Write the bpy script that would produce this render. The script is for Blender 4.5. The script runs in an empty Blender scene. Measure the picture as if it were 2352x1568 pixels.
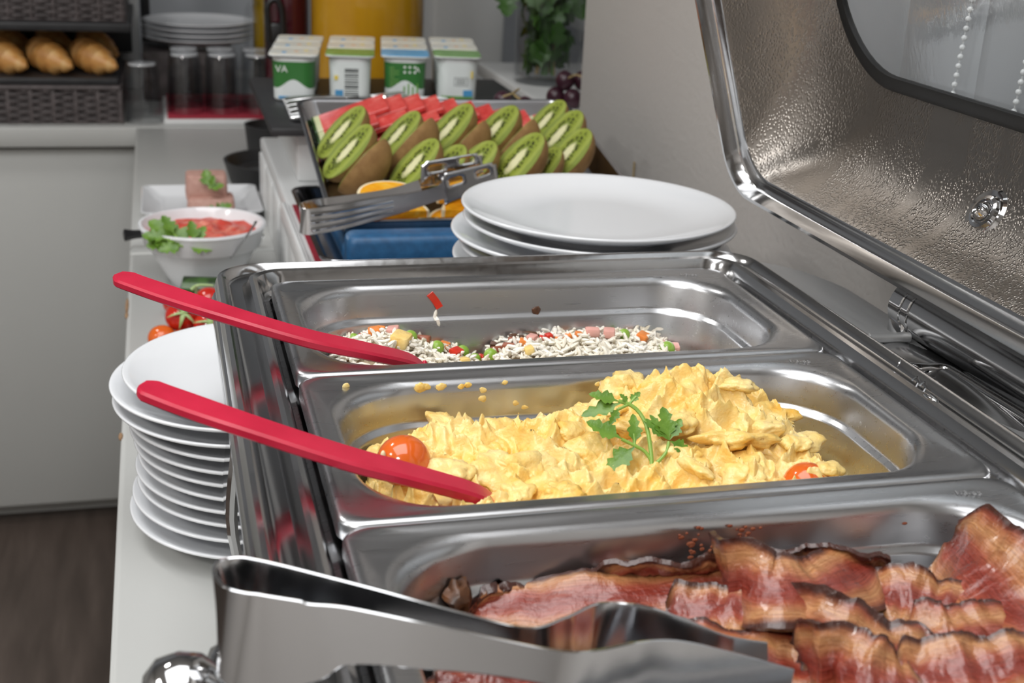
import bpy, math, random
from math import sin, cos, pi, radians
from mathutils import Vector, Matrix, noise

random.seed(7)
scene = bpy.context.scene
COL = scene.collection

# ------------------------------------------------------------------ camera
IW, IH, FPX = 2352, 1568, 2988.4
CAM = Vector((-.0649, -.3178, .2661))
YAW, PITCH, ROLL = .2723234, .3463286, .0492181
FWD = Vector((sin(YAW)*cos(PITCH), cos(YAW)*cos(PITCH), -sin(PITCH)))
_rt = Vector((cos(YAW), -sin(YAW), 0)); _up = _rt.cross(FWD)
RT = _rt*cos(ROLL) + _up*sin(ROLL); UP = _up*cos(ROLL) - _rt*sin(ROLL)
cd = bpy.data.cameras.new('camera'); cam = bpy.data.objects.new('camera', cd); COL.objects.link(cam)
cam.matrix_world = Matrix(((RT.x, UP.x, -FWD.x, CAM.x), (RT.y, UP.y, -FWD.y, CAM.y), (RT.z, UP.z, -FWD.z, CAM.z), (0, 0, 0, 1)))
cd.sensor_width = 36; cd.lens = 36*FPX/IW; cd.clip_start = .02; cd.clip_end = 50
cd.dof.use_dof = True; cd.dof.focus_distance = .76; cd.dof.aperture_fstop = 13
scene.camera = cam

# ------------------------------------------------------------------ light
ZC, ZF, ZT = -.22, -1.05, 1.5           # counter top, floor, ceiling (rim of the food pans is z = 0)
w = bpy.data.worlds.new('world'); scene.world = w; w.use_nodes = True
w.node_tree.nodes['Background'].inputs[0].default_value = (.8, .85, .9, 1)
w.node_tree.nodes['Background'].inputs[1].default_value = .15
def area(name, loc, aim, sx, sy, watts, col=(1, 1, 1)):
    l = bpy.data.lights.new(name, 'AREA'); l.shape = 'RECTANGLE'; l.size = sx; l.size_y = sy; l.energy = watts; l.color = col
    o = bpy.data.objects.new(name, l); COL.objects.link(o); o.location = loc
    o.rotation_euler = (Vector(aim)-Vector(loc)).to_track_quat('-Z', 'Y').to_euler(); return o
area('ceiling_panel_offscreen', (-.35, .10, 1.45), (-.35, .10, 0), 1.3, 1.3, 21.5, (.985, .995, 1))
area('ceiling_lamp_far_offscreen', (-.9, 1.55, 1.47), (-.9, 1.55, 0), .3, .3, 7, (1, .985, .96))
area('ceiling_lamp_rear_offscreen', (-1.2, -1.2, 1.47), (-1.2, -1.2, 0), .4, .4, 27, (1, .985, .96))
area('ceiling_lamp_left_offscreen', (-1.9, .2, 1.47), (-1.9, .2, 0), .4, .4, 10, (1, .985, .96))
scene.view_settings.view_transform = 'Standard'; scene.view_settings.look = 'None'
scene.view_settings.exposure = 0.14; scene.view_settings.gamma = 1.0; scene.view_settings.use_curve_mapping = False

# ------------------------------------------------------------------ pixel -> place
def ray(x, y): return RT*((x-IW/2)/FPX) + UP*((IH/2-y)/FPX) + FWD
def pz(x, y, z): d = ray(x, y); return CAM + d*((z-CAM.z)/d.z)
def py(x, y, Y): d = ray(x, y); return CAM + d*((Y-CAM.y)/d.y)
def pxx(x, y, X): d = ray(x, y); return CAM + d*((X-CAM.x)/d.x)
def pp(x, y, P, n): d = ray(x, y); return CAM + d*((P-CAM).dot(n)/d.dot(n))

# ------------------------------------------------------------------ materials
def rgb(c): return tuple(c)+(1,) if len(c) == 3 else c
def mat(name, col=(.8, .8, .8), rough=.5, metal=0, **k):
    m = bpy.data.materials.new(name); m.use_nodes = True; b = m.node_tree.nodes['Principled BSDF']
    b.inputs['Base Color'].default_value = rgb(col); b.inputs['Roughness'].default_value = rough; b.inputs['Metallic'].default_value = metal
    for kk, v in k.items(): b.inputs[kk.replace('_', ' ')].default_value = v
    return m
def N(m, t, **k):
    n = m.node_tree.nodes.new(t)
    for kk, v in k.items(): setattr(n, kk, v)
    return n
def L(m, a, b): m.node_tree.links.new(a, b)
def bsdf(m): return m.node_tree.nodes['Principled BSDF']
def coords(m, kind='Object', scale=(1, 1, 1)):
    tc = N(m, 'ShaderNodeTexCoord'); mp = N(m, 'ShaderNodeMapping'); mp.inputs['Scale'].default_value = scale
    L(m, tc.outputs[kind], mp.inputs[0]); return mp.outputs[0]
def noisetex(m, vec, scale, detail=4, rough=.55):
    n = N(m, 'ShaderNodeTexNoise'); n.inputs['Scale'].default_value = scale; n.inputs['Detail'].default_value = detail; n.inputs['Roughness'].default_value = rough
    L(m, vec, n.inputs['Vector']); return n.outputs['Fac']
def ramp(m, fac, stops, interp='LINEAR'):
    r = N(m, 'ShaderNodeValToRGB'); cr = r.color_ramp; cr.interpolation = interp
    while len(cr.elements) < len(stops): cr.elements.new(.5)
    for e, (p, c) in zip(cr.elements, stops): e.position = p; e.color = rgb(c) if not isinstance(c, (int, float)) else (c, c, c, 1)
    L(m, fac, r.inputs[0]); return r.outputs[0]
def bump(m, h, strength=.3, dist=.001):
    b = N(m, 'ShaderNodeBump'); b.inputs['Strength'].default_value = strength; b.inputs['Distance'].default_value = dist
    L(m, h, b.inputs['Height']); L(m, b.outputs[0], bsdf(m).inputs['Normal']); return b
def math_(m, op, a, b=None):
    n = N(m, 'ShaderNodeMath', operation=op)
    for i, v in enumerate((a, b)):
        if v is None: continue
        if isinstance(v, (int, float)): n.inputs[i].default_value = v
        else: L(m, v, n.inputs[i])
    return n.outputs[0]
def mixc(m, fac, a, b):
    n = N(m, 'ShaderNodeMix', data_type='RGBA')
    if isinstance(fac, (int, float)): n.inputs[0].default_value = fac
    else: L(m, fac, n.inputs[0])
    for i, v in ((6, a), (7, b)):
        if isinstance(v, tuple): n.inputs[i].default_value = rgb(v)
        else: L(m, v, n.inputs[i])
    return n.outputs[2]
def mottled(name, stops, scale, rough=.5, kind='Object', detail=4, bs=0, bd=.001, bscale=None, **k):
    m = mat(name, (1, 1, 1), rough, **k); v = coords(m, kind); f = noisetex(m, v, scale, detail)
    L(m, ramp(m, f, stops), bsdf(m).inputs['Base Color'])
    if bs: bump(m, noisetex(m, v, bscale or scale*3, 3), bs, bd)
    return m
def brushed(name, col, rough, scale=(1, 1, 1), bs=.05, rv=.08):
    m = mat(name, col, rough, 1); v = coords(m, 'Object', scale); f = noisetex(m, v, 60, 3)
    L(m, ramp(m, f, [(.3, rough-rv*.5), (.7, rough+rv)]), bsdf(m).inputs['Roughness'])
    if bs: bump(m, f, bs, .0004)
    return m
M = {}
M['pan'] = brushed('brushed_pan_steel', (.55, .555, .57), .28, (.4, 6, 6), 0, .03)
M['frame'] = brushed('polished_frame_steel', (.50, .50, .505), .14, (3, .2, 3), .02, .05)
M['ledge'] = brushed('satin_ledge_steel', (.60, .605, .61), .5, (3, .15, 3), .03, .05)
M['chrome'] = mat('chrome', (.56, .56, .565), .07, 1)
M['tongs'] = brushed('tongs_steel', (.58, .585, .6), .12, (1, 1, 1), .02, .04)
M['tray'] = mat('tray_steel', (.5, .5, .52), .16, 1)
M['dark_steel'] = mat('hinge_steel', (.5, .5, .505), .2, 1)
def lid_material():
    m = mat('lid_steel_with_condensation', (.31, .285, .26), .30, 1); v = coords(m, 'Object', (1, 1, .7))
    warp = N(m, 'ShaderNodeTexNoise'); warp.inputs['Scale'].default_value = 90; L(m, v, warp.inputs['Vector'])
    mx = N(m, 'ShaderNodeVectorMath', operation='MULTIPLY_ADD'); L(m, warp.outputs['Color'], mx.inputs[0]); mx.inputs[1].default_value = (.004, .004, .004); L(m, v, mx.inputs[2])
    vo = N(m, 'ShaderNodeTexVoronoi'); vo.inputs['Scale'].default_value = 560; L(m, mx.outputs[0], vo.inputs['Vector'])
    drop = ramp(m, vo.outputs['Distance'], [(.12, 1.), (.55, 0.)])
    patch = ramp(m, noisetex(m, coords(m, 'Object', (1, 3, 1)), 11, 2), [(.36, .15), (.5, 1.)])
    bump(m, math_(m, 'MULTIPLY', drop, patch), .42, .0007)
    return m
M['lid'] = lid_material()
M['rubber'] = mat('black_rubber', (.008, .008, .008), .5)
M['china'] = mat('white_china', (.80, .815, .84), .12, Coat_Weight=.3)
M['counter'] = mottled('white_laminate', [(.3, (.49, .495, .48)), (.7, (.53, .535, .52))], 2, .35)
M['cabinet'] = mottled('cabinet_white_lacquer', [(.3, (.49, .495, .48)), (.7, (.53, .535, .52))], 1.5, .45)
M['chip'] = mottled('exposed_chipboard', [(.3, (.22, .12, .06)), (.7, (.4, .26, .15))], 300, .8)
def wall_mat():
    m = mat('textured_wall_paint', (.60, .56, .525), .55); v = coords(m, 'Object'); f = noisetex(m, v, 150, 4)
    bump(m, f, .35, .002); L(m, ramp(m, noisetex(m, v, 1.2, 2), [(.3, (.575, .555, .535)), (.7, (.61, .58, .55))]), bsdf(m).inputs['Base Color']); return m
M['wall'] = wall_mat()
M['wall_grey'] = mottled('far_wall_paint', [(.3, (.40, .42, .45)), (.7, (.43, .45, .48))], 2, .7)
M['ceiling'] = mottled('ceiling_paint', [(.3, (.75, .75, .74)), (.7, (.79, .79, .78))], 2, .8)
def floor_mat():
    m = mat('dark_wood_floor', (.1, .07, .05), .5); v = coords(m, 'Object', (1, .12, 1)); f = noisetex(m, v, 22, 6)
    L(m, ramp(m, f, [(.3, (.055, .040, .032)), (.55, (.10, .075, .062)), (.75, (.15, .115, .097))]), bsdf(m).inputs['Base Color']); bump(m, f, .1, .002); return m
M['floor'] = floor_mat()
M['white_paint'] = mottled('white_painted_wood', [(.3, (.68, .69, .69)), (.7, (.73, .74, .74))], 5, .4)
M['red_plastic'] = mottled('red_silicone', [(.35, (.47, .010, .038)), (.65, (.55, .016, .05))], 40, .33)
M['red_mat'] = mottled('red_cloth', [(.3, (.30, .012, .03)), (.7, (.38, .02, .045))], 200, .7)
M['blue'] = mottled('blue_ice_pack', [(.3, (.012, .07, .17)), (.7, (.02, .11, .25))], 120, .45, bs=.2)
M['black'] = mottled('black_slate', [(.3, (.018, .018, .02)), (.7, (.03, .03, .032))], 30, .5)
M['black_plastic'] = mat('black_plastic', (.012, .012, .013), .3)
M['egg'] = mottled('scrambled_egg', [(.28, (.84, .47, .07)), (.45, (.89, .62, .20)), (.68, (.90, .71, .33))], 45, .32, detail=6, bs=.6, bd=.0025, bscale=150, Subsurface_Weight=.12, Subsurface_Radius=(.006, .004, .0015), Subsurface_Scale=1.0)
M['rice'] = mottled('cooked_rice', [(.3, (.86, .79, .64)), (.7, (.90, .87, .80))], 60, .3, Subsurface_Weight=.1, Subsurface_Radius=(.003, .003, .002), Subsurface_Scale=1.)
M['rice_base'] = mottled('rice_bed', [(.3, (.36, .20, .09)), (.6, (.72, .62, .46))], 90, .4, bs=.6, bd=.003)
M['carrot'] = mottled('carrot', [(.3, (.75, .20, .03)), (.7, (.85, .30, .07))], 80, .35)
M['pea'] = mottled('green_pea', [(.3, (.20, .36, .03)), (.7, (.33, .5, .08))], 80, .3)
M['ham'] = mottled('pink_ham', [(.3, (.70, .32, .27)), (.7, (.78, .45, .38))], 60, .35)
M['red_pepper'] = mottled('red_pepper', [(.3, (.55, .02, .01)), (.7, (.68, .05, .02))], 60, .2)
M['sausage'] = mottled('brown_sausage', [(.3, (.25, .06, .03)), (.7, (.42, .15, .08))], 60, .3)
M['burnt'] = mottled('burnt_crumb', [(.3, (.03, .012, .006)), (.7, (.16, .06, .02))], 120, .4)
M['tomato'] = mottled('red_tomato_skin', [(.3, (.50, .015, .01)), (.7, (.60, .03, .012))], 20, .12, Coat_Weight=.4)
M['tomato_orange'] = mottled('orange_tomato_skin', [(.3, (.66, .10, .01)), (.7, (.74, .16, .02))], 25, .14, Coat_Weight=.4)
M['calyx'] = mottled('tomato_calyx', [(.3, (.25, .38, .12)), (.7, (.42, .55, .25))], 60, .5)
M['leaf'] = mottled('parsley_leaf', [(.3, (.075, .18, .014)), (.7, (.17, .31, .035))], 90, .35, bs=.3, bd=.001, bscale=400)
M['dark_leaf'] = mottled('dark_green_leaf', [(.3, (.02, .07, .008)), (.7, (.055, .15, .02))], 40, .4)
M['stem'] = mottled('green_stem', [(.3, (.20, .36, .05)), (.7, (.30, .48, .09))], 60, .4)
M['pate'] = mottled('pink_pate', [(.3, (.50, .27, .22)), (.7, (.60, .36, .30))], 150, .6, bs=.5, bd=.002)
M['salsa'] = mottled('red_salsa', [(.3, (.55, .03, .02)), (.5, (.66, .10, .07)), (.7, (.74, .28, .2))], 70, .3, bs=.8, bd=.004, bscale=90)
M['croissant'] = mottled('croissant_crust', [(.3, (.42, .17, .035)), (.5, (.60, .29, .08)), (.72, (.74, .48, .20))], 30, .4, bs=.3, bd=.003)
M['wicker'] = mottled('dark_wicker', [(.3, (.055, .045, .045)), (.7, (.12, .10, .10))], 60, .6)
M['grape'] = mottled('dark_grape', [(.3, (.03, .008, .015)), (.7, (.07, .02, .035))], 40, .3)
M['twig'] = mottled('grape_twig', [(.3, (.28, .2, .08)), (.7, (.4, .3, .14))], 60, .6)
M['water_melon'] = mottled('watermelon_flesh', [(.3, (.58, .035, .03)), (.55, (.70, .08, .07)), (.75, (.78, .2, .17))], 60, .3, bs=.4, bd=.002, bscale=200)
M['rind'] = mottled('dark_green_rind', [(.42, (.008, .02, .006)), (.58, (.05, .12, .025))], 40, .3)
M['rind_pale'] = mottled('pale_rind', [(.3, (.55, .62, .32)), (.7, (.70, .70, .45))], 30, .4)
M['orange_flesh'] = mottled('orange_flesh', [(.3, (.85, .30, .008)), (.6, (.93, .45, .02)), (.8, (.95, .62, .12))], 70, .25, bs=.6, bd=.002, bscale=180)
M['pith'] = mottled('orange_pith', [(.3, (.85, .70, .42)), (.7, (.92, .82, .6))], 50, .5)
M['orange_peel'] = mottled('orange_peel', [(.3, (.75, .26, .01)), (.7, (.85, .38, .03))], 60, .35, bs=.4, bd=.001, bscale=500)
M['kiwi_skin'] = mottled('brown_kiwi_skin', [(.3, (.22, .115, .035)), (.7, (.36, .21, .075))], 60, .75, bs=.5, bd=.001, bscale=500)
def kiwi_mat():
    m = mat('kiwi_flesh', (.4, .6, .1), .28); v = coords(m, 'Object')
    s = N(m, 'ShaderNodeSeparateXYZ'); L(m, v, s.inputs[0])
    X = math_(m, 'DIVIDE', s.outputs[0], .035); Y = math_(m, 'DIVIDE', s.outputs[1], .0255)
    r = math_(m, 'SQRT', math_(m, 'ADD', math_(m, 'MULTIPLY', X, X), math_(m, 'MULTIPLY', Y, Y)))
    r = math_(m, 'ADD', r, math_(m, 'MULTIPLY', math_(m, 'SUBTRACT', noisetex(m, v, 150, 3), .5), .13))
    X2 = math_(m, 'MULTIPLY', X, .72); c = math_(m, 'SQRT', math_(m, 'ADD', math_(m, 'MULTIPLY', X2, X2), math_(m, 'MULTIPLY', math_(m, 'MULTIPLY', Y, 1.35), math_(m, 'MULTIPLY', Y, 1.35))))
    c = math_(m, 'ADD', c, math_(m, 'MULTIPLY', math_(m, 'SUBTRACT', noisetex(m, v, 220, 2), .5), .16))
    base = ramp(m, c, [(0, (.80, .78, .50)), (.26, (.76, .74, .42)), (.37, (.20, .26, .035)), (.62, (.27, .33, .045)), (.92, (.36, .42, .09)), (1., (.24, .30, .06))])
    vo = N(m, 'ShaderNodeTexVoronoi'); vo.inputs['Scale'].default_value = 300; L(m, v, vo.inputs['Vector'])
    seed = ramp(m, vo.outputs['Distance'], [(.36, 1.), (.46, 0.)], 'LINEAR')
    band = ramp(m, c, [(.27, 0.), (.33, 1.), (.58, 1.), (.68, 0.)])
    L(m, mixc(m, math_(m, 'MULTIPLY', seed, band), base, (.01, .008, .005)), bsdf(m).inputs['Base Color']); return m
M['kiwi_flesh'] = kiwi_mat()
def bacon_mat(name, dark):
    m = mat(name, (.5, .2, .1), .25, Coat_Weight=.5, Coat_Roughness=.15); v = coords(m, 'UV')
    s = N(m, 'ShaderNodeSeparateXYZ'); L(m, v, s.inputs[0]); ob = coords(m, 'Object')
    info = N(m, 'ShaderNodeObjectInfo')
    wob = math_(m, 'MULTIPLY', math_(m, 'SUBTRACT', noisetex(m, ob, 26, 3), .5), .42)
    vv = math_(m, 'ADD', math_(m, 'ADD', s.outputs[1], wob), math_(m, 'MULTIPLY', info.outputs['Random'], .25))
    fr = math_(m, 'FRACT', math_(m, 'MULTIPLY', vv, 1.55))
    base = ramp(m, fr, [(0, (.27, .042, .026)), (.14, (.36, .075, .042)), (.26, (.46, .17, .075)), (.42, (.56, .28, .12)), (.58, (.48, .19, .085)), (.70, (.36, .085, .05)), (.86, (.26, .04, .026)), (1, (.27, .042, .026))])
    fine = ramp(m, noisetex(m, coords(m, 'UV', (3, 16, 1)), 3, 4), [(.35, (.5, .36, .27)), (.65, (1, 1, 1))])
    mu = N(m, 'ShaderNodeMix', data_type='RGBA', blend_type='MULTIPLY'); mu.inputs[0].default_value = .85; L(m, base, mu.inputs[6]); L(m, fine, mu.inputs[7])
    e = math_(m, 'ABSOLUTE', math_(m, 'SUBTRACT', s.outputs[1], .5)); e2 = math_(m, 'ABSOLUTE', math_(m, 'SUBTRACT', s.outputs[0], .5))
    e = math_(m, 'MAXIMUM', e, math_(m, 'MULTIPLY', e2, .93))
    e = math_(m, 'ADD', e, math_(m, 'MULTIPLY', math_(m, 'SUBTRACT', noisetex(m, ob, 55, 4), .5), .13+dark))
    crisp = ramp(m, e, [(.385-dark*.3, 0.), (.465-dark*.2, 1.)])
    L(m, mixc(m, crisp, mu.outputs[2], (.055, .016, .010)), bsdf(m).inputs['Base Color'])
    bump(m, noisetex(m, ob, 240, 4), .5, .0025); return m
M['bacon'] = bacon_mat('fried_bacon', .0); M['bacon_dark'] = bacon_mat('crisp_bacon', .22)
def glass_mat(name, col=(1, 1, 1), refl=.09, rough=.02):
    m = bpy.data.materials.new(name); m.use_nodes = True; nt = m.node_tree; nt.nodes.clear()
    o = N(m, 'ShaderNodeOutputMaterial'); t = N(m, 'ShaderNodeBsdfTransparent'); g = N(m, 'ShaderNodeBsdfGlossy'); x = N(m, 'ShaderNodeMixShader')
    t.inputs[0].default_value = rgb(col); g.inputs['Roughness'].default_value = rough
    f = N(m, 'ShaderNodeLayerWeight'); f.inputs['Blend'].default_value = .5; a = math_(m, 'ADD', math_(m, 'MULTIPLY', math_(m, 'POWER', f.outputs['Facing'], 3.5), .55), refl*.4)
    L(m, a, x.inputs[0]); L(m, t.outputs[0], x.inputs[1]); L(m, g.outputs[0], x.inputs[2]); L(m, x.outputs[0], o.inputs[0])
    return m, g
M['glass'], _ = glass_mat('clear_glass', (.93, .935, .94))
M['window_glass'], _g = glass_mat('wet_lid_glass', (.93, .945, .955), .1, .05)
_m = M['window_glass']; _b = N(_m, 'ShaderNodeBump'); _b.inputs['Strength'].default_value = .25; _b.inputs['Distance'].default_value = .001
L(_m, noisetex(_m, coords(_m, 'Object', (1, 1, .4)), 140, 3), _b.inputs['Height']); L(_m, _b.outputs[0], _g.inputs['Normal'])
M['orange_juice'] = mottled('orange_juice', [(.3, (.62, .30, .008)), (.7, (.70, .37, .015))], 12, .2)
M['yellow_juice'] = mat('yellow_juice', (.42, .26, .015), .2)
M['red_juice'] = mat('dark_red_juice', (.10, .008, .018), .2)
M['blind'] = mottled('white_blind_fabric', [(.3, (.80, .82, .84)), (.7, (.86, .88, .90))], 8, .7)
M['bead'] = mat('white_plastic_bead', (.82, .82, .80), .3)
M['cup_white'] = mat('white_cup_plastic', (.78, .80, .80), .35)
M['print_dark'] = mat('dark_print', (.08, .09, .09), .5)
M['print_white'] = mat('white_print', (.8, .84, .8), .5)
M['print_blue'] = mat('blue_print', (.08, .33, .62), .5)
M['print_yellow'] = mat('yellow_print', (.80, .62, .10), .5)
M['print_orange'] = mat('orange_print', (.75, .45, .25), .5)
M['foil_green'] = mottled('green_foil', [(.3, (.10, .28, .05)), (.7, (.22, .42, .12))], 60, .3)
M['foil_blue'] = mottled('blue_foil', [(.3, (.08, .36, .66)), (.7, (.16, .46, .74))], 60, .3)
M['foil_white'] = mottled('white_foil', [(.42, (.72, .72, .66)), (.55, (.78, .74, .62)), (.7, (.45, .6, .75))], 45, .3)
def sleeve_mat(name, top, bottom, flip=1):
    m = mat(name, top, .4); v = coords(m, 'Object'); s = N(m, 'ShaderNodeSeparateXYZ'); L(m, v, s.inputs[0])
    wv = math_(m, 'MULTIPLY', math_(m, 'COSINE', math_(m, 'MULTIPLY', s.outputs[0], 130)), .006)
    t = math_(m, 'GREATER_THAN', math_(m, 'SUBTRACT', s.outputs[2], wv), .024)
    L(m, mixc(m, t, bottom, top), bsdf(m).inputs['Base Color']); return m
M['sleeve_green'] = sleeve_mat('green_sleeve', (.035, .17, .035), (.74, .78, .78))
M['sleeve_white'] = mottled('white_sleeve', [(.3, (.72, .77, .76)), (.7, (.78, .82, .81))], 12, .4)
M['pan_mark'] = mat('stamped_mark', (.62, .62, .63), .5, 1)

# ------------------------------------------------------------------ mesh helpers
class MB:
    def __init__(s): s.v = []; s.f = []; s.uv = None
    def add(s, vs, fs):
        o = len(s.v); s.v += [Vector(p) for p in vs]; s.f += [tuple(i+o for i in f) for f in fs]; return s
    def loft(s, rings, cap0=False, cap1=False, closed=True):
        o = len(s.v); n = len(rings[0])
        for r in rings: s.v += [Vector(p) for p in r]
        for k in range(len(rings)-1):
            a = o+k*n; b = a+n
            for i in range(n if closed else n-1):
                j = (i+1) % n; s.f.append((a+i, a+j, b+j, b+i))
        if cap0: s.f.append(tuple(o+i for i in reversed(range(n))))
        if cap1: s.f.append(tuple(o+(len(rings)-1)*n+i for i in range(n)))
        return s
    def lathe(s, prof, n=48, c=(0, 0, 0), mtx=None):
        c = Vector(c); rings = []
        for r, z in prof:
            r = max(r, 1e-5)
            ring = [Vector((r*cos(2*pi*i/n), r*sin(2*pi*i/n), z)) for i in range(n)]
            rings.append([(mtx @ p if mtx else p)+c for p in ring])
        return s.loft(rings)
    def tube(s, pts, rad, n=10, cap=True, flat=1.0):
        pts = [Vector(p) for p in pts]; rings = []; prev = None
        for i, p in enumerate(pts):
            t = (pts[min(i+1, len(pts)-1)]-pts[max(i-1, 0)]).normalized()
            if prev is None:
                a = t.cross(Vector((0, 0, 1)));
                if a.length < .1: a = t.cross(Vector((1, 0, 0)))
            else: a = prev-t*prev.dot(t)
            a.normalize(); prev = a; b = t.cross(a); r = rad[i] if isinstance(rad, (list, tuple)) else rad
            rings.append([p+a*(r*cos(2*pi*k/n))+b*(r*flat*sin(2*pi*k/n)) for k in range(n)])
        return s.loft(rings, cap, cap)
    def rbox(s, x0, x1, y0, y1, z0, z1, r=.003, n=2):
        r = min(r, (x1-x0)*.49, (y1-y0)*.49, (z1-z0)*.49); rings = []
        for k in range(n+1):
            a = pi/2*k/n; rings.append(rrect(x0, x1, y0, y1, r*1.0001, r*(1-sin(a)), z0+r*(1-cos(a)), n))
        rings2 = []
        for k in range(n+1):
            a = pi/2*k/n; rings2.append(rrect(x0, x1, y0, y1, r*1.0001, r*(1-cos(a)), z1-r*(1-sin(a)), n))
        return s.loft(rings+rings2, True, True)
    def grid(s, nu, nv, fn, uv=False):
        o = len(s.v)
        for j in range(nv+1):
            for i in range(nu+1): s.v.append(Vector(fn(i/nu, j/nv)))
        for j in range(nv):
            for i in range(nu):
                a = o+j*(nu+1)+i; s.f.append((a, a+1, a+nu+2, a+nu+1))
        if uv: s.uv = [(i/nu, j/nv) for j in range(nv+1) for i in range(nu+1)]
        return s
    def ball(s, c, r, nu=16, nv=10, fn=None):
        c = Vector(c); r = Vector(r) if not isinstance(r, (int, float)) else Vector((r, r, r)); rings = []
        for j in range(nv+1):
            a = pi*j/nv-pi/2; q = max(cos(a), 1e-4)
            rings.append([Vector((r.x*q*cos(2*pi*i/nu), r.y*q*sin(2*pi*i/nu), r.z*sin(a))) for i in range(nu)])
        if fn: rings = [[fn(p) for p in g] for g in rings]
        return s.loft([[p+c for p in g] for g in rings])
    def xf(s, mtx, start=0):
        for i in range(start, len(s.v)): s.v[i] = mtx @ s.v[i]
        return s
def rrect(x0, x1, y0, y1, r, inset, z, n=6):
    rs = [r]*4 if isinstance(r, (int, float)) else list(r)   # corners: (x1,y1) (x0,y1) (x0,y0) (x1,y0)
    x0 += inset; x1 -= inset; y0 += inset; y1 -= inset; out = []
    for k, (cx, cy, sx, sy, a0) in enumerate(((x1, y1, -1, -1, 0), (x0, y1, 1, -1, pi/2), (x0, y0, 1, 1, pi), (x1, y0, -1, 1, 3*pi/2))):
        q = rs[k]
        for i in range(n+1):
            a = a0+pi/2*i/n; out.append(Vector((cx+sx*q+q*cos(a), cy+sy*q+q*sin(a), z)))
    return out
def link(name, mb, m, parent=None, smooth=True, sharp=40, mods=None):
    me = bpy.data.meshes.new(name); me.from_pydata([tuple(v) for v in mb.v], [], mb.f)
    if mb.uv:
        uvl = me.uv_layers.new(name='UVMap')
        for lp in me.loops: uvl.data[lp.index].uv = mb.uv[lp.vertex_index] if lp.vertex_index < len(mb.uv) else (0, 0)
    if m: me.materials.append(m)
    me.update()
    if smooth:
        me.shade_smooth(); me.set_sharp_from_angle(angle=radians(sharp))
    o = bpy.data.objects.new(name, me); COL.objects.link(o)
    if parent: o.parent = parent
    return o
def wlink(name, mb, m, parent=None, **k):
    """vertices given in world space: origin goes to the base of the thing (or to its parent)"""
    if parent:
        base = Vector((0, 0, 0)); p = parent
        while p: base += p.location; p = p.parent
    else:
        xs = [v.x for v in mb.v]; ys = [v.y for v in mb.v]; zs = [v.z for v in mb.v]
        base = Vector(((min(xs)+max(xs))/2, (min(ys)+max(ys))/2, min(zs)))
    mb.v = [v-base for v in mb.v]; o = link(name, mb, m, parent, **k)
    if not parent: o.location = base
    return o
def tag(o, label, cat, group=None, kind=None):
    if label: o['label'] = label
    if cat: o['category'] = cat
    if group: o['group'] = group
    if kind: o['kind'] = kind
    return o
def thing(name, label, cat, loc=(0, 0, 0), group=None):
    o = bpy.data.objects.new(name, None); COL.objects.link(o); o.location = loc; o.empty_display_size = .02
    return tag(o, label, cat, group)
def struct(name, mb, m, parent=None, **k):
    o = wlink(name, mb, m, parent, **k)
    if not parent: o['kind'] = 'structure'
    return o
def dup(src, loc=None, mtx=None, label=None):
    c = src.copy(); COL.objects.link(c)
    if loc is not None: c.location = loc
    if mtx is not None: c.matrix_basis = mtx
    if label: c['label'] = label
    for ch in src.children:
        d = ch.copy(); COL.objects.link(d); d.parent = c
        for g in ch.children:
            e = g.copy(); COL.objects.link(e); e.parent = d
    return c
def basis(xa, ya, za, loc):
    return Matrix(((xa.x, ya.x, za.x, loc[0]), (xa.y, ya.y, za.y, loc[1]), (xa.z, ya.z, za.z, loc[2]), (0, 0, 0, 1)))
def frame_from(nrm, along, loc):
    z = Vector(nrm).normalized(); x = Vector(along); x = (x-z*x.dot(z)).normalized(); return basis(x, z.cross(x), z, loc)
def spline(pts, n):
    """Catmull-Rom through pts (tuples of any length)"""
    out = []; m = len(pts)
    for k in range(n+1):
        t = k/n*(m-1); i = min(int(t), m-2); u = t-i
        p = [pts[max(i-1, 0)], pts[i], pts[i+1], pts[min(i+2, m-1)]]
        out.append(tuple(.5*((2*b)+(c-a)*u+(2*a-5*b+4*c-d)*u*u+(3*b-a-3*c+d)*u**3) for a, b, c, d in zip(*p)))
    return out
def strip(mb, path, wdir, width, thick, bevel=.3):
    """flat bar swept along path: wdir(i) = direction of the width, width(i), thick"""
    path = [Vector(p) for p in path]; rings = []; n = len(path)
    for i, p in enumerate(path):
        t = (path[min(i+1, n-1)]-path[max(i-1, 0)]).normalized(); wd = wdir(i) if callable(wdir) else Vector(wdir)
        wd = (wd-t*wd.dot(t)).normalized(); nn = t.cross(wd); W = (width(i) if callable(width) else width)/2; T = (thick(i) if callable(thick) else thick)/2; b = min(W, T)*bevel
        rings.append([p+wd*a+nn*c for a, c in ((W, T-b), (W-b, T), (b-W, T), (-W, T-b), (-W, b-T), (b-W, -T), (W-b, -T), (W, b-T))])
    return mb.loft(rings, True, True)
def text_mesh(name, txt, size, mtx, m, parent):
    c = bpy.data.curves.new(name, 'FONT'); c.body = txt; c.size = size; c.extrude = .00015
    t = bpy.data.objects.new(name+'_tmp', c); COL.objects.link(t); dg = bpy.context.evaluated_depsgraph_get()
    me = bpy.data.meshes.new_from_object(t.evaluated_get(dg)); bpy.data.objects.remove(t); bpy.data.curves.remove(c)
    me.materials.clear(); me.materials.append(m); o = bpy.data.objects.new(name, me); COL.objects.link(o); o.parent = parent; o.matrix_basis = mtx; return o
def nz(p, s): return noise.noise(Vector(p)*s)

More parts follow.
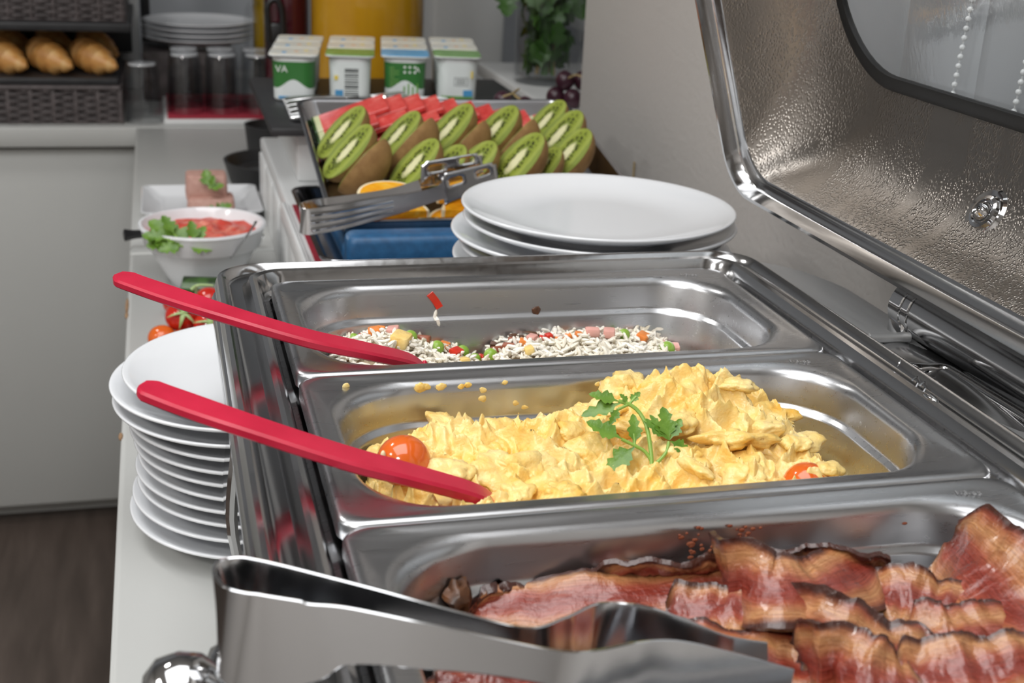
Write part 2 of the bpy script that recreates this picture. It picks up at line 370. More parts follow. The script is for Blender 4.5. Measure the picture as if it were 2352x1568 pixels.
def spread(items, ground=None, flat=False, it=300):
    """items = [centre, radius]: push touching round things apart, keep them on the ground"""
    for _ in range(it):
        for i in range(len(items)):
            for j in range(i):
                (p, r), (q, t) = items[i], items[j]; d = p-q
                if flat: d.z = 0
                g = r+t-d.length
                if g > 0:
                    d = d.normalized() if d.length > 1e-6 else Vector((1, 0, 0)); p += d*(g*.5); q -= d*(g*.5)
        if ground is not None:
            for c in items: c[0].z = max(c[0].z, ground+c[1])
    return items
def in_pan(v, y0, m=.0008):
    """keep a point of food inside the rounded walls of the food pan that starts at y0"""
    z = max(v.z, -.0640); d = .0178+m+(.0040 if z < -.0235 else 0)+max(0, -.0265-z)*.08+max(0, -.058-z)*.9; R = .046
    x0, x1, a0, a1 = .0008+d, .3242-d, y0+.0007+d, y0+.1753-d
    x = min(max(v.x, x0), x1); y = min(max(v.y, a0), a1); cx = min(max(x, x0+R), x1-R); cy = min(max(y, a0+R), a1-R); e = math.hypot(x-cx, y-cy)
    if e > R: x = cx+(x-cx)*R/e; y = cy+(y-cy)*R/e
    return Vector((x, y, z))
# ------------------------------------------------------------------ leaves
LEAF = [(0, .02), (.18, .10), (.30, .40), (.38, .34), (.45, .50), (.53, .40), (.60, .22), (.68, .30), (.74, .36), (.80, .22), (.86, .20), (.92, .16), (1, .0)]
def leaf(mb, base, direc, nrm, length, width=.8, curl=.15, fold=.18):
    d = Vector(direc).normalized(); n = Vector(nrm); n = (n-d*n.dot(d)).normalized(); s = d.cross(n); o = len(mb.v); k = len(LEAF)
    for t, w in LEAF:
        c = Vector(base)+d*(t*length)+n*(-curl*length*t*t)
        hw = w*width*length
        mb.v += [c+s*hw+n*(fold*hw), c, c-s*hw+n*(fold*hw)]
    for i in range(k-1):
        a = o+3*i; mb.f += [(a, a+3, a+4, a+1), (a+1, a+4, a+5, a+2)]
    return mb

# ================================================================== SETTING
WX = .52                                  # wall on the right
mb = MB(); mb.rbox(-2.6, 1.4, -2.4, 3.2, ZF-.05, ZF, .002); struct('floor', mb, M['floor'])
mb = MB(); mb.rbox(-2.6, 1.4, -2.4, 3.2, ZT, ZT+.05, .002); struct('ceiling', mb, M['ceiling'])
mb = MB(); mb.rbox(WX, .96, -2.4, 1.478, ZF, ZT, .002); struct('wall_right', mb, M['wall'])
mb = MB(); mb.rbox(-2.6, 1.4, 2.95, 3.05, ZF, ZT, .002); struct('wall_back', mb, M['wall_grey'])
mb = MB(); mb.rbox(-2.6, -2.5, -2.4, 2.95, ZF, ZT, .002); struct('wall_left', mb, M['wall'])
mb = MB(); mb.rbox(-2.5, WX, -2.4, -2.3, ZF, ZT, .002); struct('wall_front', mb, M['wall'])
# window recess behind the wall corner: frame, panes and sill
NX = .86
mb = MB(); mb.rbox(NX, NX+.1, 1.478, 2.95, ZF, ZT, .002); struct('wall_recess', mb, M['wall_grey'])
w1 = thing('window_1', None, None, (NX-.02, 1.9, -.04)); w1['kind'] = 'structure'
for a, b_, z0, z1 in ((1.50, 1.57, -.05, 1.1), (2.02, 2.09, -.05, 1.1), (2.50, 2.57, -.05, 1.1), (1.50, 2.57, -.05, .01), (1.50, 2.57, 1.04, 1.1)):
    mb = MB(); mb.rbox(NX-.045, NX, a, b_, z0, z1, .006); wlink('window_frame', mb, M['white_paint'], w1)
for a, b_ in ((1.57, 2.02), (2.09, 2.50)):
    mb = MB(); mb.rbox(NX-.02, NX-.015, a, b_, .01, 1.04, .001); wlink('pane', mb, M['blind'], w1)
mb = MB(); mb.rbox(.51, NX, 1.479, 2.08, -.095, -.072, .004); struct('trim_1', mb, M['white_paint'])
mb = MB(); mb.rbox(.53, .545, 1.482, 2.07, ZC, -.095, .002); struct('trim_2', mb, M['white_paint'])
mb = MB(); mb.rbox(.47, .62, 2.30, 2.45, ZC+.002, ZT, .01); struct('trim_3', mb, M['white_paint'])

# own counter: two units with a joint at y 1.365
CL = -.112
def counter_unit(y0, y1, label):
    c = thing('buffet_counter', label, 'counter', (.2, (y0+y1)/2, ZF))
    mb = MB(); mb.rbox(CL, WX-.001, y0, y1, ZC-.04, ZC, .003); wlink('worktop', mb, M['counter'], c)
    mb = MB(); mb.rbox(CL+.03, WX-.002, y0+.002, y1-.002, ZF+.1, ZC-.04, .002); wlink('cabinet_body', mb, M['cabinet'], c)
    mb = MB(); mb.rbox(CL+.08, WX-.002, y0+.002, y1-.002, ZF, ZF+.1, .002); wlink('plinth', mb, M['cabinet'], c); return c
c1 = counter_unit(-.75, 1.363, 'white laminate counter with chipped edge under the chafing dish')
c2 = counter_unit(1.367, 2.215, 'white laminate counter under the square plate of pate')
for (x, y, L_) in ((300, 700, .03), (296, 722, .012), (280, 1000, .008)):
    p = pz(x, y, ZC); mb = MB(); mb.ball((CL, p.y, ZC-.001), (.0022, L_, .0022), 8, 6); wlink('edge_chip', mb, M['chip'], c1)
# counter across the end of the room
cf = thing('end_counter', 'off-white cabinet with grey plinth carrying the bread baskets', 'cabinet', (-.8, 2.55, ZF))
mb = MB(); mb.rbox(-2.498, .855, 2.222, 2.945, ZC-.038, ZC, .003); wlink('worktop', mb, M['counter'], cf)
for k in range(3):
    x1 = -.113-k*.62; mb = MB(); mb.rbox(x1-.615, x1, 2.245, 2.265, -1.005, ZC-.045, .002); wlink('cabinet_door', mb, M['cabinet'], cf)
mb = MB(); mb.rbox(-2.498, .855, 2.27, 2.94, -1.0, ZC-.04, .002); wlink('cabinet_body', mb, M['cabinet'], cf)
mb = MB(); mb.rbox(-2.498, .855, 2.30, 2.9, ZF, -1.0, .002); wlink('plinth', mb, M['cabinet'], cf)

# ================================================================== CHAFING DISH
PW, PL = .325, .528
dish = thing('chafing_dish', 'open stainless steel chafing dish with hinged lid holding three food pans', 'chafing dish', (.19, .264, ZC))
def ring_d(d, z, r, n=8, xr=0.0): return rrect(-d, PW+d+xr, -d, PL+d, r, 0, z, n)
mb = MB()
prof = [(-.012, -.0165, .012), (.002, -.0085, .015), (.0045, -.0065, .017), (.0065, .001, .018), (.0085, .0045, .019), (.011, .0055, .02), (.0135, .0045, .021), (.0155, .000, .022), (.018, -.002, .024), (.0245, -.002, .027),
        (.0265, -.001, .028), (.0285, .0025, .029), (.031, .004, .03), (.0335, .003, .031), (.0350, -.001, .032), (.0355, -.004, .032), (.0335, -.0055, .031), (.0335, -.009, .031), (.0365, -.0105, .032), (.038, -.014, .033), (.0375, -.026, .033), (.034, -.030, .033)]
mb.loft([ring_d(d, z, r) for d, z, r in prof]); wlink('frame', mb, M['frame'], dish, sharp=30)
mb = MB(); mb.loft([ring_d(d, z, .03) for d, z in ((.030, -.012), (.030, -.028), (.012, -.034), (.008, -.075), (.0, -.084))], False, True); wlink('water_pan', mb, M['frame'], dish)
# satin ledge on the hinge side
XR, YR = .437, .583
mb = MB(); rings = []
for d, z in ((-.094, -.006), (-.075, -.0035), (-.055, -.003), (-.036, -.005), (-.02, -.011), (-.008, -.022), (-.001, -.038), (.0, -.06)):
    rr = .085+d*.4
    rings.append(rrect(-.030, XR+d, -.05, YR+min(0, d*.35)-.004, (rr, .03, .03, rr), 0, z, 10))
mb.loft(rings); wlink('hinge_ledge', mb, M['ledge'], dish)
for (x, y) in ((-.022, .474), (-.022, .03), (.40, .482), (.40, .03)):
    s_ = -1 if x < .1 else 1; path = spline([(x, y, -.024), (x+s_*.004, y+.002, -.08), (x+s_*.010, y+.004, -.14), (x+s_*.004, y+.003, -.19), (x+s_*.004, y+.003, ZC+.0008)], 16)
    mb = MB(); strip(mb, path, Vector((0, 1, 0)), lambda i: .02+.022*sin(pi*min(1, i/12)), lambda i: .010-.0003*i, .6); wlink('leg', mb, M['chrome'], dish)
# hinge: tube, end rings, bracket, rods, drip tray
HX, HZ, HR = .405, .012, .0185
def ycyl(mb, x, z, r, y0, y1, n=28): return mb.loft([[Vector((x+q*cos(2*pi*i/n), y, z+q*sin(2*pi*i/n))) for i in range(n)] for q, y in ((r*.9, y0), (r, y0+.0012), (r, y1-.0012), (r*.9, y1))], True, True)
mb = MB(); ycyl(mb, HX, HZ, HR, .10, .372); wlink('hinge_tube', mb, M['frame'], dish)
mb = MB(); ycyl(mb, HX, HZ, HR*1.01, .3725, .381); wlink('hinge_ring', mb, M['chrome'], dish)
mb = MB(); ycyl(mb, HX, HZ, HR*1.01, .3815, .396); wlink('hinge_end_cap', mb, M['chrome'], dish)
mb = MB(); mb.rbox(.387, .43, .376, .394, -.05, .006, .002); wlink('hinge_bracket', mb, M['chrome'], dish)
mb = MB(); mb.rbox(.385, .432, .13, .376, -.05, -.022, .004); wlink('hinge_box', mb, M['ledge'], dish)
a = pz(1990, 776, .0); b = pz(2088, 774, .0); mb = MB(); mb.tube([a, a+(b-a)*.06, a+(b-a)*.9, b], [.0005, .0032, .0034, .0034], 12); wlink('hinge_pin', mb, M['ledge'], dish)
mb = MB(); mb.tube(spline([tuple(pz(x, y, .0)) for x, y in ((2066, 838), (2100, 845), (2165, 846), (2200, 862), (2270, 905), (2352, 955), (2420, 1000))], 24), .0032, 12); wlink('spring_rod', mb, M['chrome'], dish)
mb = MB(); o_ = pz(2085, 850, -.001)
mb.grid(24, 16, lambda u, v: (lambda x, y: (x, y, -.0045+.006*math.exp(-((u-.35)**2+(v-.75)**2)*18)-.002*math.exp(-((u-.8)**2+(v-.4)**2)*12)))(.362+.045*u, .10+.27*v)); wlink('hinge_tray', mb, M['dark_steel'], dish)
for k in range(2):
    a = pz(2096+16*k, 872+12*k, .001); b = pz(2132+16*k, 852+14*k, .001); mb = MB(); mb.tube([a, b], .0007, 6); wlink('tray_seam', mb, M['chrome'], dish)
a = pz(1975+180, 940, .004); mb = MB(); mb.ball((.3372, .262, .0048), (.0028, .007, .0022), 14, 8); wlink('frame_clip', mb, M['frame'], dish)
# side handle, front left
h0 = pz(455, 1592, -.012)
mb = MB(); mx = Matrix.Rotation(radians(-90), 4, 'Y')
mb.lathe([(0, .020), (.008, .0185), (.0135, .014), (.0155, .006), (.014, -.002), (.009, -.008), (.0065, -.013), (.0075, -.019), (.0105, -.022), (.0108, -.034), (.009, -.036), (0, -.036)], 28, h0, mx); wlink('side_knob', mb, M['chrome'], dish)
mb = MB(); mb.rbox(-.058, -.030, h0.y+.004, h0.y+.030, -.03, -.006, .008, 3); wlink('handle_bracket', mb, M['frame'], dish)

# lid: local axes u (along the hinge), v (up along the rim), w (outwards)
LO = Vector((.374, .605, .044)); LU = Vector((0, -1, 0)); LV = Vector((-.292, 0, .9564)); LW = Vector((.9564, 0, .292)); LLEN, LWID = .68, .40
def lp(u, v, w): return LO+LU*u+LV*v+LW*w
def lring(iu, iv, r, w, n=10): return [lp(p.x, p.y, w) for p in [q for q in rrect(iu, LLEN-iu, iv, LWID-iv, r, 0, 0, n)]]
lid_in = [(0, 0, .030, -.010), (0, 0, .030, .001), (.0015, .0015, .030, .0035), (.007, .007, .03, .0045), (.0085, .009, .031, .006), (.0095, .0105, .034, .010), (.011, .0125, .042, .020), (.0145, .017, .052, .032), (.020, .025, .06, .046), (.028, .038, .066, .059), (.037, .052, .068, .068), (.046, .066, .066, .0735), (.049, .0705, .065, .0765), (.051, .0735, .064, .0772)]
outer = [(iu-.0013, iv-.0013, r, w+.0018) for iu, iv, r, w in reversed(lid_in[4:])]
mb = MB(); mb.loft([lring(*a) for a in lid_in[4:]]+[lring(.051, .0735, .064, .0795)]+[lring(*a) for a in outer])
lid = wlink('lid', mb, M['lid'], dish, sharp=50)
mb = MB(); mb.loft([lring(*a) for a in lid_in[:5]]+[lring(.0072, .0077, .031, .0078), lring(-.0025, -.0025, .031, .006), lring(-.003, -.003, .031, -.010), lring(0, 0, .03, -.010)]); wlink('lid_rim', mb, M['frame'], lid, sharp=50)
mb = MB(); mb.loft([lring(.050, .0725, .064, .0774), lring(.050, .0725, .064, .0750), lring(.053, .0765, .063, .0735), lring(.058, .0825, .060, .0750), lring(.058, .0825, .060, .079)]); wlink('window_gasket', mb, M['rubber'], lid)
mb = MB(); mb.loft([lring(.0575, .082, .060, .0765), lring(.0575, .082, .060, .0795)], True, True); wlink('window_pane', mb, M['window_glass'], lid)
def lid_screw(px_, py_):
    # where the ray meets the curved hinge-side wall of the lid
    for k in range(400):
        d = ray(px_, py_); p = CAM+d*(.5+k*.001); q = p-LO; v, w_ = q.dot(LV), q.dot(LW); pr = None
        for (a, b, c, e), (a2, b2, c2, e2) in zip(lid_in[3:], lid_in[4:]):
            if b <= v <= b2 and w_ >= e+(e2-e)*(v-b)/max(b2-b, 1e-6): pr = (LW*-(b2-b)+LV*(e2-e)).normalized()
        if pr: return p, pr
    return p, -LW
sp, sn = lid_screw(2265, 490)
def screw_at(p):
    mb = MB(); mb.lathe([(.0165, -.001), (.0165, .0008), (.0145, .0022), (.0125, .0015), (.0115, .0012), (.0105, .0032), (.0085, .0036), (.0078, .0022), (.0065, .002), (.006, .005), (.0035, .0072), (.0016, .0068), (.0014, .005), (0, .005)], 32, (0, 0, 0)); mb.xf(frame_from(sn, LU, p)); wlink('lid_screw', mb, M['chrome'], lid)
screw_at(sp); screw_at(sp+LU*.12)

# ------------------------------------------------------------------ food pans
def food_pan(y0, label):
    t = thing('food_pan', label, 'food pan', (PW/2, y0+.088, -.066))
    X0, X1, Y0, Y1 = .0008, PW-.0008, y0+.0007, y0+.176-.0007
    P = [(0, -.0085, .010), (0, -.0015, .010), (.0005, -.0004, .0105), (.002, .0006, .012), (.0045, .0006, .016), (.006, -.0002, .02), (.0115, -.0005, .036), (.0135, -.0012, .042), (.0155, -.0034, .046), (.0168, -.007, .047), (.0175, -.0215, .047), (.0182, -.0235, .0465), (.0205, -.0248, .0455), (.0212, -.0265, .045), (.0235, -.053, .043), (.0255, -.059, .041), (.030, -.0635, .037), (.037, -.065, .03)]
    mb = MB(); mb.loft([rrect(X0, X1, Y0, Y1, r, d, z, 10) for d, z, r in P], False, True)
    under = [(d+.0009, z-.0009, r) for d, z, r in P[7:]]
    b = wlink('pan_body', mb, M['pan'], t, sharp=50)
    text_mesh('stamp', '1/3-65', .0052, Matrix.Translation(Vector((.289, y0+.1605, .0002))-t.location) @ Matrix.Rotation(radians(-14), 4, 'Z'), M['pan_mark'], t)
    return t
food_pan(0, 'steel food pan filled with fried bacon slices')
food_pan(.176, 'steel food pan filled with scrambled eggs')
food_pan(.352, 'steel food pan with fried rice left in the bottom')

# ================================================================== FOOD IN THE PANS
def sm(a, b, x): t = max(0, min(1, (x-a)/(b-a))); return t*t*(3-2*t)
# scrambled eggs: one lumpy heap
def egg_h(x, y):
    e = sm(.018, .045, x)*(1-sm(.245, .312, x))
    h = -.060+.040*e
    h += .026*math.exp(-(((x-.205)/.038)**2+((y-.300)/.042)**2))+.010*math.exp(-(((x-.245)/.03)**2+((y-.305)/.03)**2))
    h += .006*math.exp(-(((x-.10)/.05)**2+((y-.285)/.04)**2))-.010*math.exp(-(((x-.045)/.022)**2+((y-.30)/.05)**2))
    back = sm(.300, .338, y); h -= .020*back
    return h
def egg_pt(u, v):
    x = .0215+.282*u; y = .1965+.1425*v; h = egg_h(x, y); p = Vector((x, y, h))
    q = p+Vector((nz(p, 60), nz(p+Vector((3, 1, 0)), 60), 0))*.006
    f1 = 1-abs(nz(q+Vector((0, 7, 0)), 42)); f2 = 1-abs(nz(q+Vector((5, 0, 2)), 95)); lump = f1*f1*.015+f2*f2*.008*f1+abs(nz(q, 180))*.0042+nz(q, 330)*.0014+nz(q, 700)*.0004-.0055
    p.z = max(-.0625, h+lump-.007); p.x += nz(q+Vector((1, 9, 4)), 75)*.0035; p.y += nz(q+Vector((8, 2, 6)), 75)*.0035
    p.x = min(max(p.x, .022), .303); p.y = min(max(p.y, .198), .3365)
    return p
mb = MB(); mb.grid(420, 220, egg_pt)
rnd = random.Random(3)
def rough(sd, a=.55):
    return lambda q: q*(1+a*nz(q+sd, 90)+a*.55*nz(q+sd, 220)+.13*nz(q+sd, 480)+.03*nz(q+sd, 950))
for k in range(46):
    u, v = rnd.uniform(.05, .93), rnd.uniform(.1, .95); p = egg_pt(u, v); r = rnd.uniform(.006, .012); sd = Vector((k*1.7, 0, 0))
    o_ = len(mb.v); mb.ball((0, 0, 0), (r*rnd.uniform(1.0, 1.7), r, r*.5), 36, 24, rough(sd, .6)); mb.xf(Matrix.Translation(p+Vector((0, 0, -r*.1))) @ Matrix.Rotation(rnd.uniform(0, 6), 4, 'Z') @ Matrix.Rotation(rnd.uniform(-.6, .6), 4, 'X'), o_)
for (x, y, r) in ((1450, 905, .010), (1470, 925, .011), (1335, 940, .0055), (1285, 995, .004), (1420, 900, .008), (1600, 935, .008), (1520, 960, .010), (1560, 975, .010), (1380, 985, .010), (1800, 1030, .006), (1870, 1045, .006)):
    p = py(x, y, .312); sd = Vector((x*.1, y*.1, 0))
    mb.ball(p, (r*1.25, r, r*1.05), 26, 20, rough(sd, .65))
mb.v = [in_pan(v, .176) for v in mb.v]
tag(wlink('scrambled_eggs', mb, M['egg'], sharp=80), 'heap of pale yellow scrambled eggs in the middle food pan', 'scrambled eggs')
mb = MB()
for (x, y, r) in ((965, 890, .0028), (978, 888, .002), (1012, 888, .0022), (1060, 887, .0016), (1075, 884, .0018), (1108, 915, .0020), (1110, 895, .0016), (1160, 878, .0014), (1373, 881, .0014), (1680, 895, .0012), (820, 995, .0014), (868, 975, .001), (1095, 995, .0014), (795, 885, .0015), (1190, 955, .003), (1185, 925, .0018), (1205, 935, .002)):
    p = py(x, y, .3345); mb.ball(p, (r*1.3, r*.4, r), 8, 6, lambda q: q*(1+.4*nz(q+Vector((x, 0, 0)), 500)))
tag(wlink('egg_splashes', mb, M['egg']), 'small splashes of egg stuck to the pan wall', 'food bits', kind='stuff')
def cherry(p, r, m, label, rot=0, nm='cherry_tomato'):
    t = thing(nm, label, 'tomato', p-Vector((0, 0, r)))
    mb = MB(); mb.ball(p, (r, r, r*.95), 28, 18); wlink('tomato_skin', mb, m, t)
    return t
t = cherry(py(927, 1058, .262), .0136, M['tomato_orange'], 'glossy orange-red cherry tomato resting on the eggs beside red spoon handle')
p = py(880, 1046, .256); mb = MB(); mb.ball(p, (.0014, .0014, .0028), 8, 6); wlink('stem_scar', mb, M['pith'], t)
cherry(py(1853, 1114, .222), .0125, M['tomato_orange'], 'cherry tomato sunk in the eggs behind the front pan rim')
# parsley sprig on the eggs
P0 = py(1494, 1075, .243); PN = Vector((-.1, -.75, .65)).normalized()
def pl(x, y, d=0): return pp(x, y, P0, PN)+PN*d
ps = thing('parsley_sprig', 'fresh green parsley sprig lying on the scrambled eggs', 'parsley', P0)
for path, r in (([(1494, 1075), (1492, 1040), (1483, 985), (1465, 950), (1442, 932), (1418, 925)], .0011), ([(1492, 1060), (1478, 1040), (1455, 1027), (1425, 1012)], .0009), ([(1496, 1072), (1512, 1060), (1528, 1040), (1533, 1018)], .0009), ([(1455, 1027), (1452, 1000)], .0008), ([(1442, 932), (1415, 945)], .0008), ([(1442, 932), (1458, 915)], .0008)):
    mb = MB(); mb.tube(spline([tuple(pl(x, y, .003)) for x, y in path], 12), r, 8); wlink('stalk', mb, M['stem'], ps)
for (x0, y0, x1, y1, wd, tilt) in ((1420, 927, 1350, 908, .55, .3), (1425, 930, 1333, 955, .45, -.3), (1418, 940, 1398, 980, .55, .2), (1440, 930, 1420, 910, .7, .3), (1443, 930, 1468, 902, .6, -.2), (1425, 1012, 1345, 970, .62, .2), (1455, 1028, 1452, 953, .50, .1), (1455, 1030, 1388, 1085, .62, -.2), (1533, 1016, 1520, 937, .62, .1), (1535, 1014, 1562, 963, .55, -.1), (1530, 1014, 1475, 965, .55, .3), (1536, 1017, 1583, 1042, .72, -.2), (1530, 1012, 1490, 955, .4, .1)):
    a = pl(x0, y0, .0035); b = pl(x1, y1, .0035+.004*tilt); mb = MB(); leaf(mb, a, b-a, PN+Vector((tilt, 0, .3)), (b-a).length, wd, .08, .25); wlink('leaf', mb, M['leaf'], ps)

# rice: bed, loose grains and diced bits
def rice_h(x, y):
    h = -.044+.018*math.exp(-(((x-.068)/.030)**2+((y-.475)/.035)**2))+.006*math.exp(-(((x-.20)/.05)**2+((y-.485)/.03)**2))
    h -= .010*math.exp(-(((x-.135)/.018)**2+((y-.50)/.03)**2))
    h -= .022*sm(.262, .302, x)+.02*(1-sm(.02, .04, x))
    return max(-.062, h+nz((x, y, 0), 60)*.004)
mb = MB(); mb.grid(90, 46, lambda u, v: (lambda x, y: Vector((x, y, rice_h(x, y)-.002)))(.0225+.280*u, .375+.138*v))
mb.v = [in_pan(v, .352) for v in mb.v]
tag(wlink('rice_bed', mb, M['rice_base']), 'layer of fried rice at the bottom of the far pan', 'rice', kind='stuff')
rnd = random.Random(11); mb = MB()
def grain(mb, p, d, ln, r):
    d = d.normalized(); a = d.orthogonal().normalized(); b = d.cross(a); rings = []
    for t, q in ((-.5, .35), (-.3, .95), (.2, 1), (.5, .35)): rings.append([p+d*(t*ln)+a*(r*q*cos(2*pi*k/6))+b*(r*q*sin(2*pi*k/6)) for k in range(6)])
    mb.loft(rings, True, True)
for k in range(3400):
    x, y = rnd.uniform(.03, .295), rnd.uniform(.39, .509)
    dens = 1-.75*math.exp(-(((x-.135)/.022)**2))
    if rnd.random() > dens: continue
    grain(mb, Vector((x, y, rice_h(x, y)+rnd.uniform(0, .0055))), Vector((rnd.gauss(0, 1), rnd.gauss(0, 1), rnd.gauss(0, .55))), rnd.uniform(.007, .0092), rnd.uniform(.0012, .0015))
for (x, y, ax, az) in ((1000, 722, .2, 1), (1004, 735, -.3, 1), (1403, 755, 1, .05), (1510, 747, 1, .05), (1620, 762, .35, 1), (1714, 752, .25, 1), (1718, 750, -.2, 1)):
    grain(mb, py(x, y, .5085), Vector((ax, 0, az)), .0068, .0012)
mb.v = [in_pan(v, .352, .0004) for v in mb.v]
tag(wlink('rice_grains', mb, M['rice']), 'loose white rice grains in the far pan', 'rice', kind='stuff')
bits = []
def bit(name, mname, x, y, s, label, cat, grp, Y=.49):
    p = py(x, y, Y); p.z = rice_h(p.x, p.y)+.0045; bits.append(([p, s*.62], name, mname, s, label, cat, grp))
def place_bits():
    for _ in range(40):
        spread([b[0] for b in bits], None, True, 4)
        for b in bits: q = in_pan(b[0][0], .352, b[3]*.75); q.x = min(q.x, .285); b[0][0].xy = q.xy
    for (p, r), name, mname, s, label, cat, grp in bits:
        p = in_pan(p, .352, s*.75); p.z = rice_h(p.x, p.y)+.0045; mb = MB(); mx = Matrix.Rotation(rnd.uniform(0, 3), 4, 'Z') @ Matrix.Rotation(rnd.uniform(-.35, .35), 4, 'X')
        if cat == 'pea': mb.ball(p, s*.55, 12, 8)
        else:
            mb.rbox(-s*.5, s*.5, -s*.4, s*.4, -s*.3, s*.3, s*.12); mb.xf(Matrix.Translation(p) @ mx)
        tag(wlink(name, mb, M[mname]), label, cat, grp)
G = 'diced vegetables and meat in the fried rice'
for x, y, s in ((860, 785, .010), (1005, 770, .009), (1475, 790, .010), (1275, 800, .006), (1345, 805, .006), (1590, 795, .006), (1200, 790, .007), (870, 775, .006), (1310, 812, .006)): bit('carrot_dice', 'carrot', x, y, s, 'small orange carrot dice in the fried rice', 'carrot', G)
for x, y, s in ((950, 778, .009), (1075, 820, .009), (1105, 800, .009), (1000, 795, .009), (1660, 788, .010), (1410, 800, .008), (1075, 812, .008), (810, 770, .007), (1640, 803, .007)): bit('green_pea', 'pea', x, y, s, 'green pea in the fried rice', 'pea', G)
for x, y, s in ((890, 770, .010), (1350, 790, .010), (1375, 795, .010), (1620, 800, .010), (1245, 790, .008), (1540, 795, .008)): bit('ham_dice', 'ham', x, y, s, 'pale pink ham dice in the fried rice', 'ham', G)
for x, y, s in ((842, 757, .006), (1048, 800, .009), (1255, 815, .006), (1110, 790, .006), (1240, 785, .005)): bit('red_pepper_dice', 'red_pepper', x, y, s, 'shiny red pepper dice in the fried rice', 'pepper', G)
for x, y, s in ((798, 768, .008), (975, 785, .010), (1165, 775, .006), (1160, 790, .007), (1145, 805, .008), (775, 795, .009)): bit('sausage_piece', 'sausage', x, y, s, 'brown fried sausage piece in the rice', 'sausage', G)
for x, y, s in ((920, 800, .015), (1065, 800, .008), (1215, 800, .008)): bit('egg_piece', 'egg', x, y, s, 'pale yellow omelette piece in the fried rice', 'egg', G, .47)
for x, y, s in ((1132, 757, .004), (1195, 770, .004), (1130, 785, .006), (1185, 785, .006), (1110, 780, .005)): bit('burnt_crumb', 'burnt', x, y, s, 'dark burnt crumb between the rice heaps', 'crumb', G, .497)
place_bits()
a = py(1200, 762, .50); b = py(1245, 785, .495); mb = MB(); mb.tube(spline([tuple(a), tuple((a+b)/2+Vector((.004, 0, .002))), tuple(b)], 8), [.0008, .0016, .002, .002, .002, .002, .0018, .0014, .0008], 8, flat=.4); tag(wlink('burnt_strip', mb, M['burnt']), 'black curled burnt strip standing in the rice', 'crumb')
mb = MB(); p = py(1000, 690, .5095); strip(mb, spline([tuple(p+Vector((-.004, 0, .005))), tuple(p), tuple(p+Vector((.003, -.001, -.005)))], 6), Vector((1, 0, .3)), .005, .0012); tag(wlink('red_pepper_skin', mb, M['red_pepper']), 'curl of red pepper skin stuck high on the pan wall', 'pepper')
mb = MB(); p = py(1232, 713, .5095); mb.ball(p, (.0032, .0018, .003), 10, 8, lambda q: q*(1+.5*nz(q, 600))); tag(wlink('burnt_crumb', mb, M['burnt']), 'single black crumb stuck to the bare pan wall', 'crumb')

# bacon: each rasher a ribbon. pts = (pixel x, pixel y, z) along the middle, wd = direction of the width
def rasher(pts, wd, width, label, m='bacon', wave=.002, freq=2.5, seed=0, ripple=.0025, thick=.0022):
    path = spline([tuple(pz(x, y, z)) for x, y, z in pts], 60); path = [Vector(p) for p in path]; rn = random.Random(seed); ph = rn.uniform(0, 6); n = 60; nv = 14; cols = []
    for i, p in enumerate(path):
        t = (path[min(i+1, n)]-path[max(i-1, 0)]).normalized(); W = Vector(wd); W = (W-t*W.dot(t)).normalized(); nn = t.cross(W)
        if nn.z < 0: nn = -nn
        e = i/n; ww = width*(.35+.65*sm(0, .10, e)*sm(0, .10, 1-e))*(1+.12*nz((e*4, seed*3.3, 0), 1)); cols.append((p, W, nn, ww, e))
    def fn(u, v):
        p, W, nn, ww, e = cols[min(n, int(round(u*n)))]; s = v-.5
        h = wave*sin(freq*2*pi*e+ph+2.2*s)*(.35+1.1*abs(s))+ripple*nz((e*6, s*2.4, seed*1.7), 1.6)+.0011*nz((e*40, s*14, seed), 1)
        return p+W*(s*ww+.0014*nz((e*14, seed, 2), 1))+nn*(h+.006*(s*s)*rn_sign)
    rn_sign = rn.choice((-1, 1)); mb = MB(); mb.grid(n, nv, fn, uv=True); top = list(mb.v); k = len(top)
    nrm = [c[2] for c in cols]; w1 = n+1
    for j in range(nv+1):
        for i in range(w1): mb.v.append(top[j*w1+i]-nrm[i]*thick)
    mb.f += [tuple(i+k for i in reversed(f)) for f in list(mb.f)]; mb.uv = mb.uv+mb.uv
    for i in range(n): mb.f += [(i+1, i, i+k, i+1+k), (nv*w1+i, nv*w1+i+1, nv*w1+i+1+k, nv*w1+i+k)]
    for j in range(nv): mb.f += [(j*w1, (j+1)*w1, (j+1)*w1+k, j*w1+k), ((j+1)*w1+n, j*w1+n, j*w1+n+k, (j+1)*w1+n+k)]
    mb.v = [in_pan(v, 0) for v in mb.v]
    tag(wlink('bacon_rasher', mb, M[m], sharp=60), label, 'bacon', 'bacon rashers in the front pan')
B = rasher
FR = (0, -1, -.35)
B([(980, 1510, -.045), (1250, 1510, -.045), (1600, 1490, -.045), (2000, 1470, -.045), (2400, 1450, -.045)], FR, .05, 'bacon rasher lying at the bottom of the pile', seed=1)
B([(900, 1640, -.040), (1300, 1650, -.040), (1700, 1640, -.040), (2100, 1610, -.040), (2500, 1600, -.040)], FR, .05, 'bacon rasher lying at the bottom of the pile', seed=2)
B([(1000, 1560, -.032), (1080, 1556, -.030), (1180, 1562, -.03), (1290, 1580, -.032)], FR, .030, 'orange-brown bacon end showing through the tongs loop', seed=3, wave=.002)
B([(1045, 1405, -.034), (1150, 1400, -.029), (1300, 1392, -.025), (1450, 1384, -.022), (1620, 1370, -.021), (1760, 1352, -.022)], (0, -.9, -.4), .035, 'long golden bacon rasher lying along the pan wall', wave=.0018, seed=4)
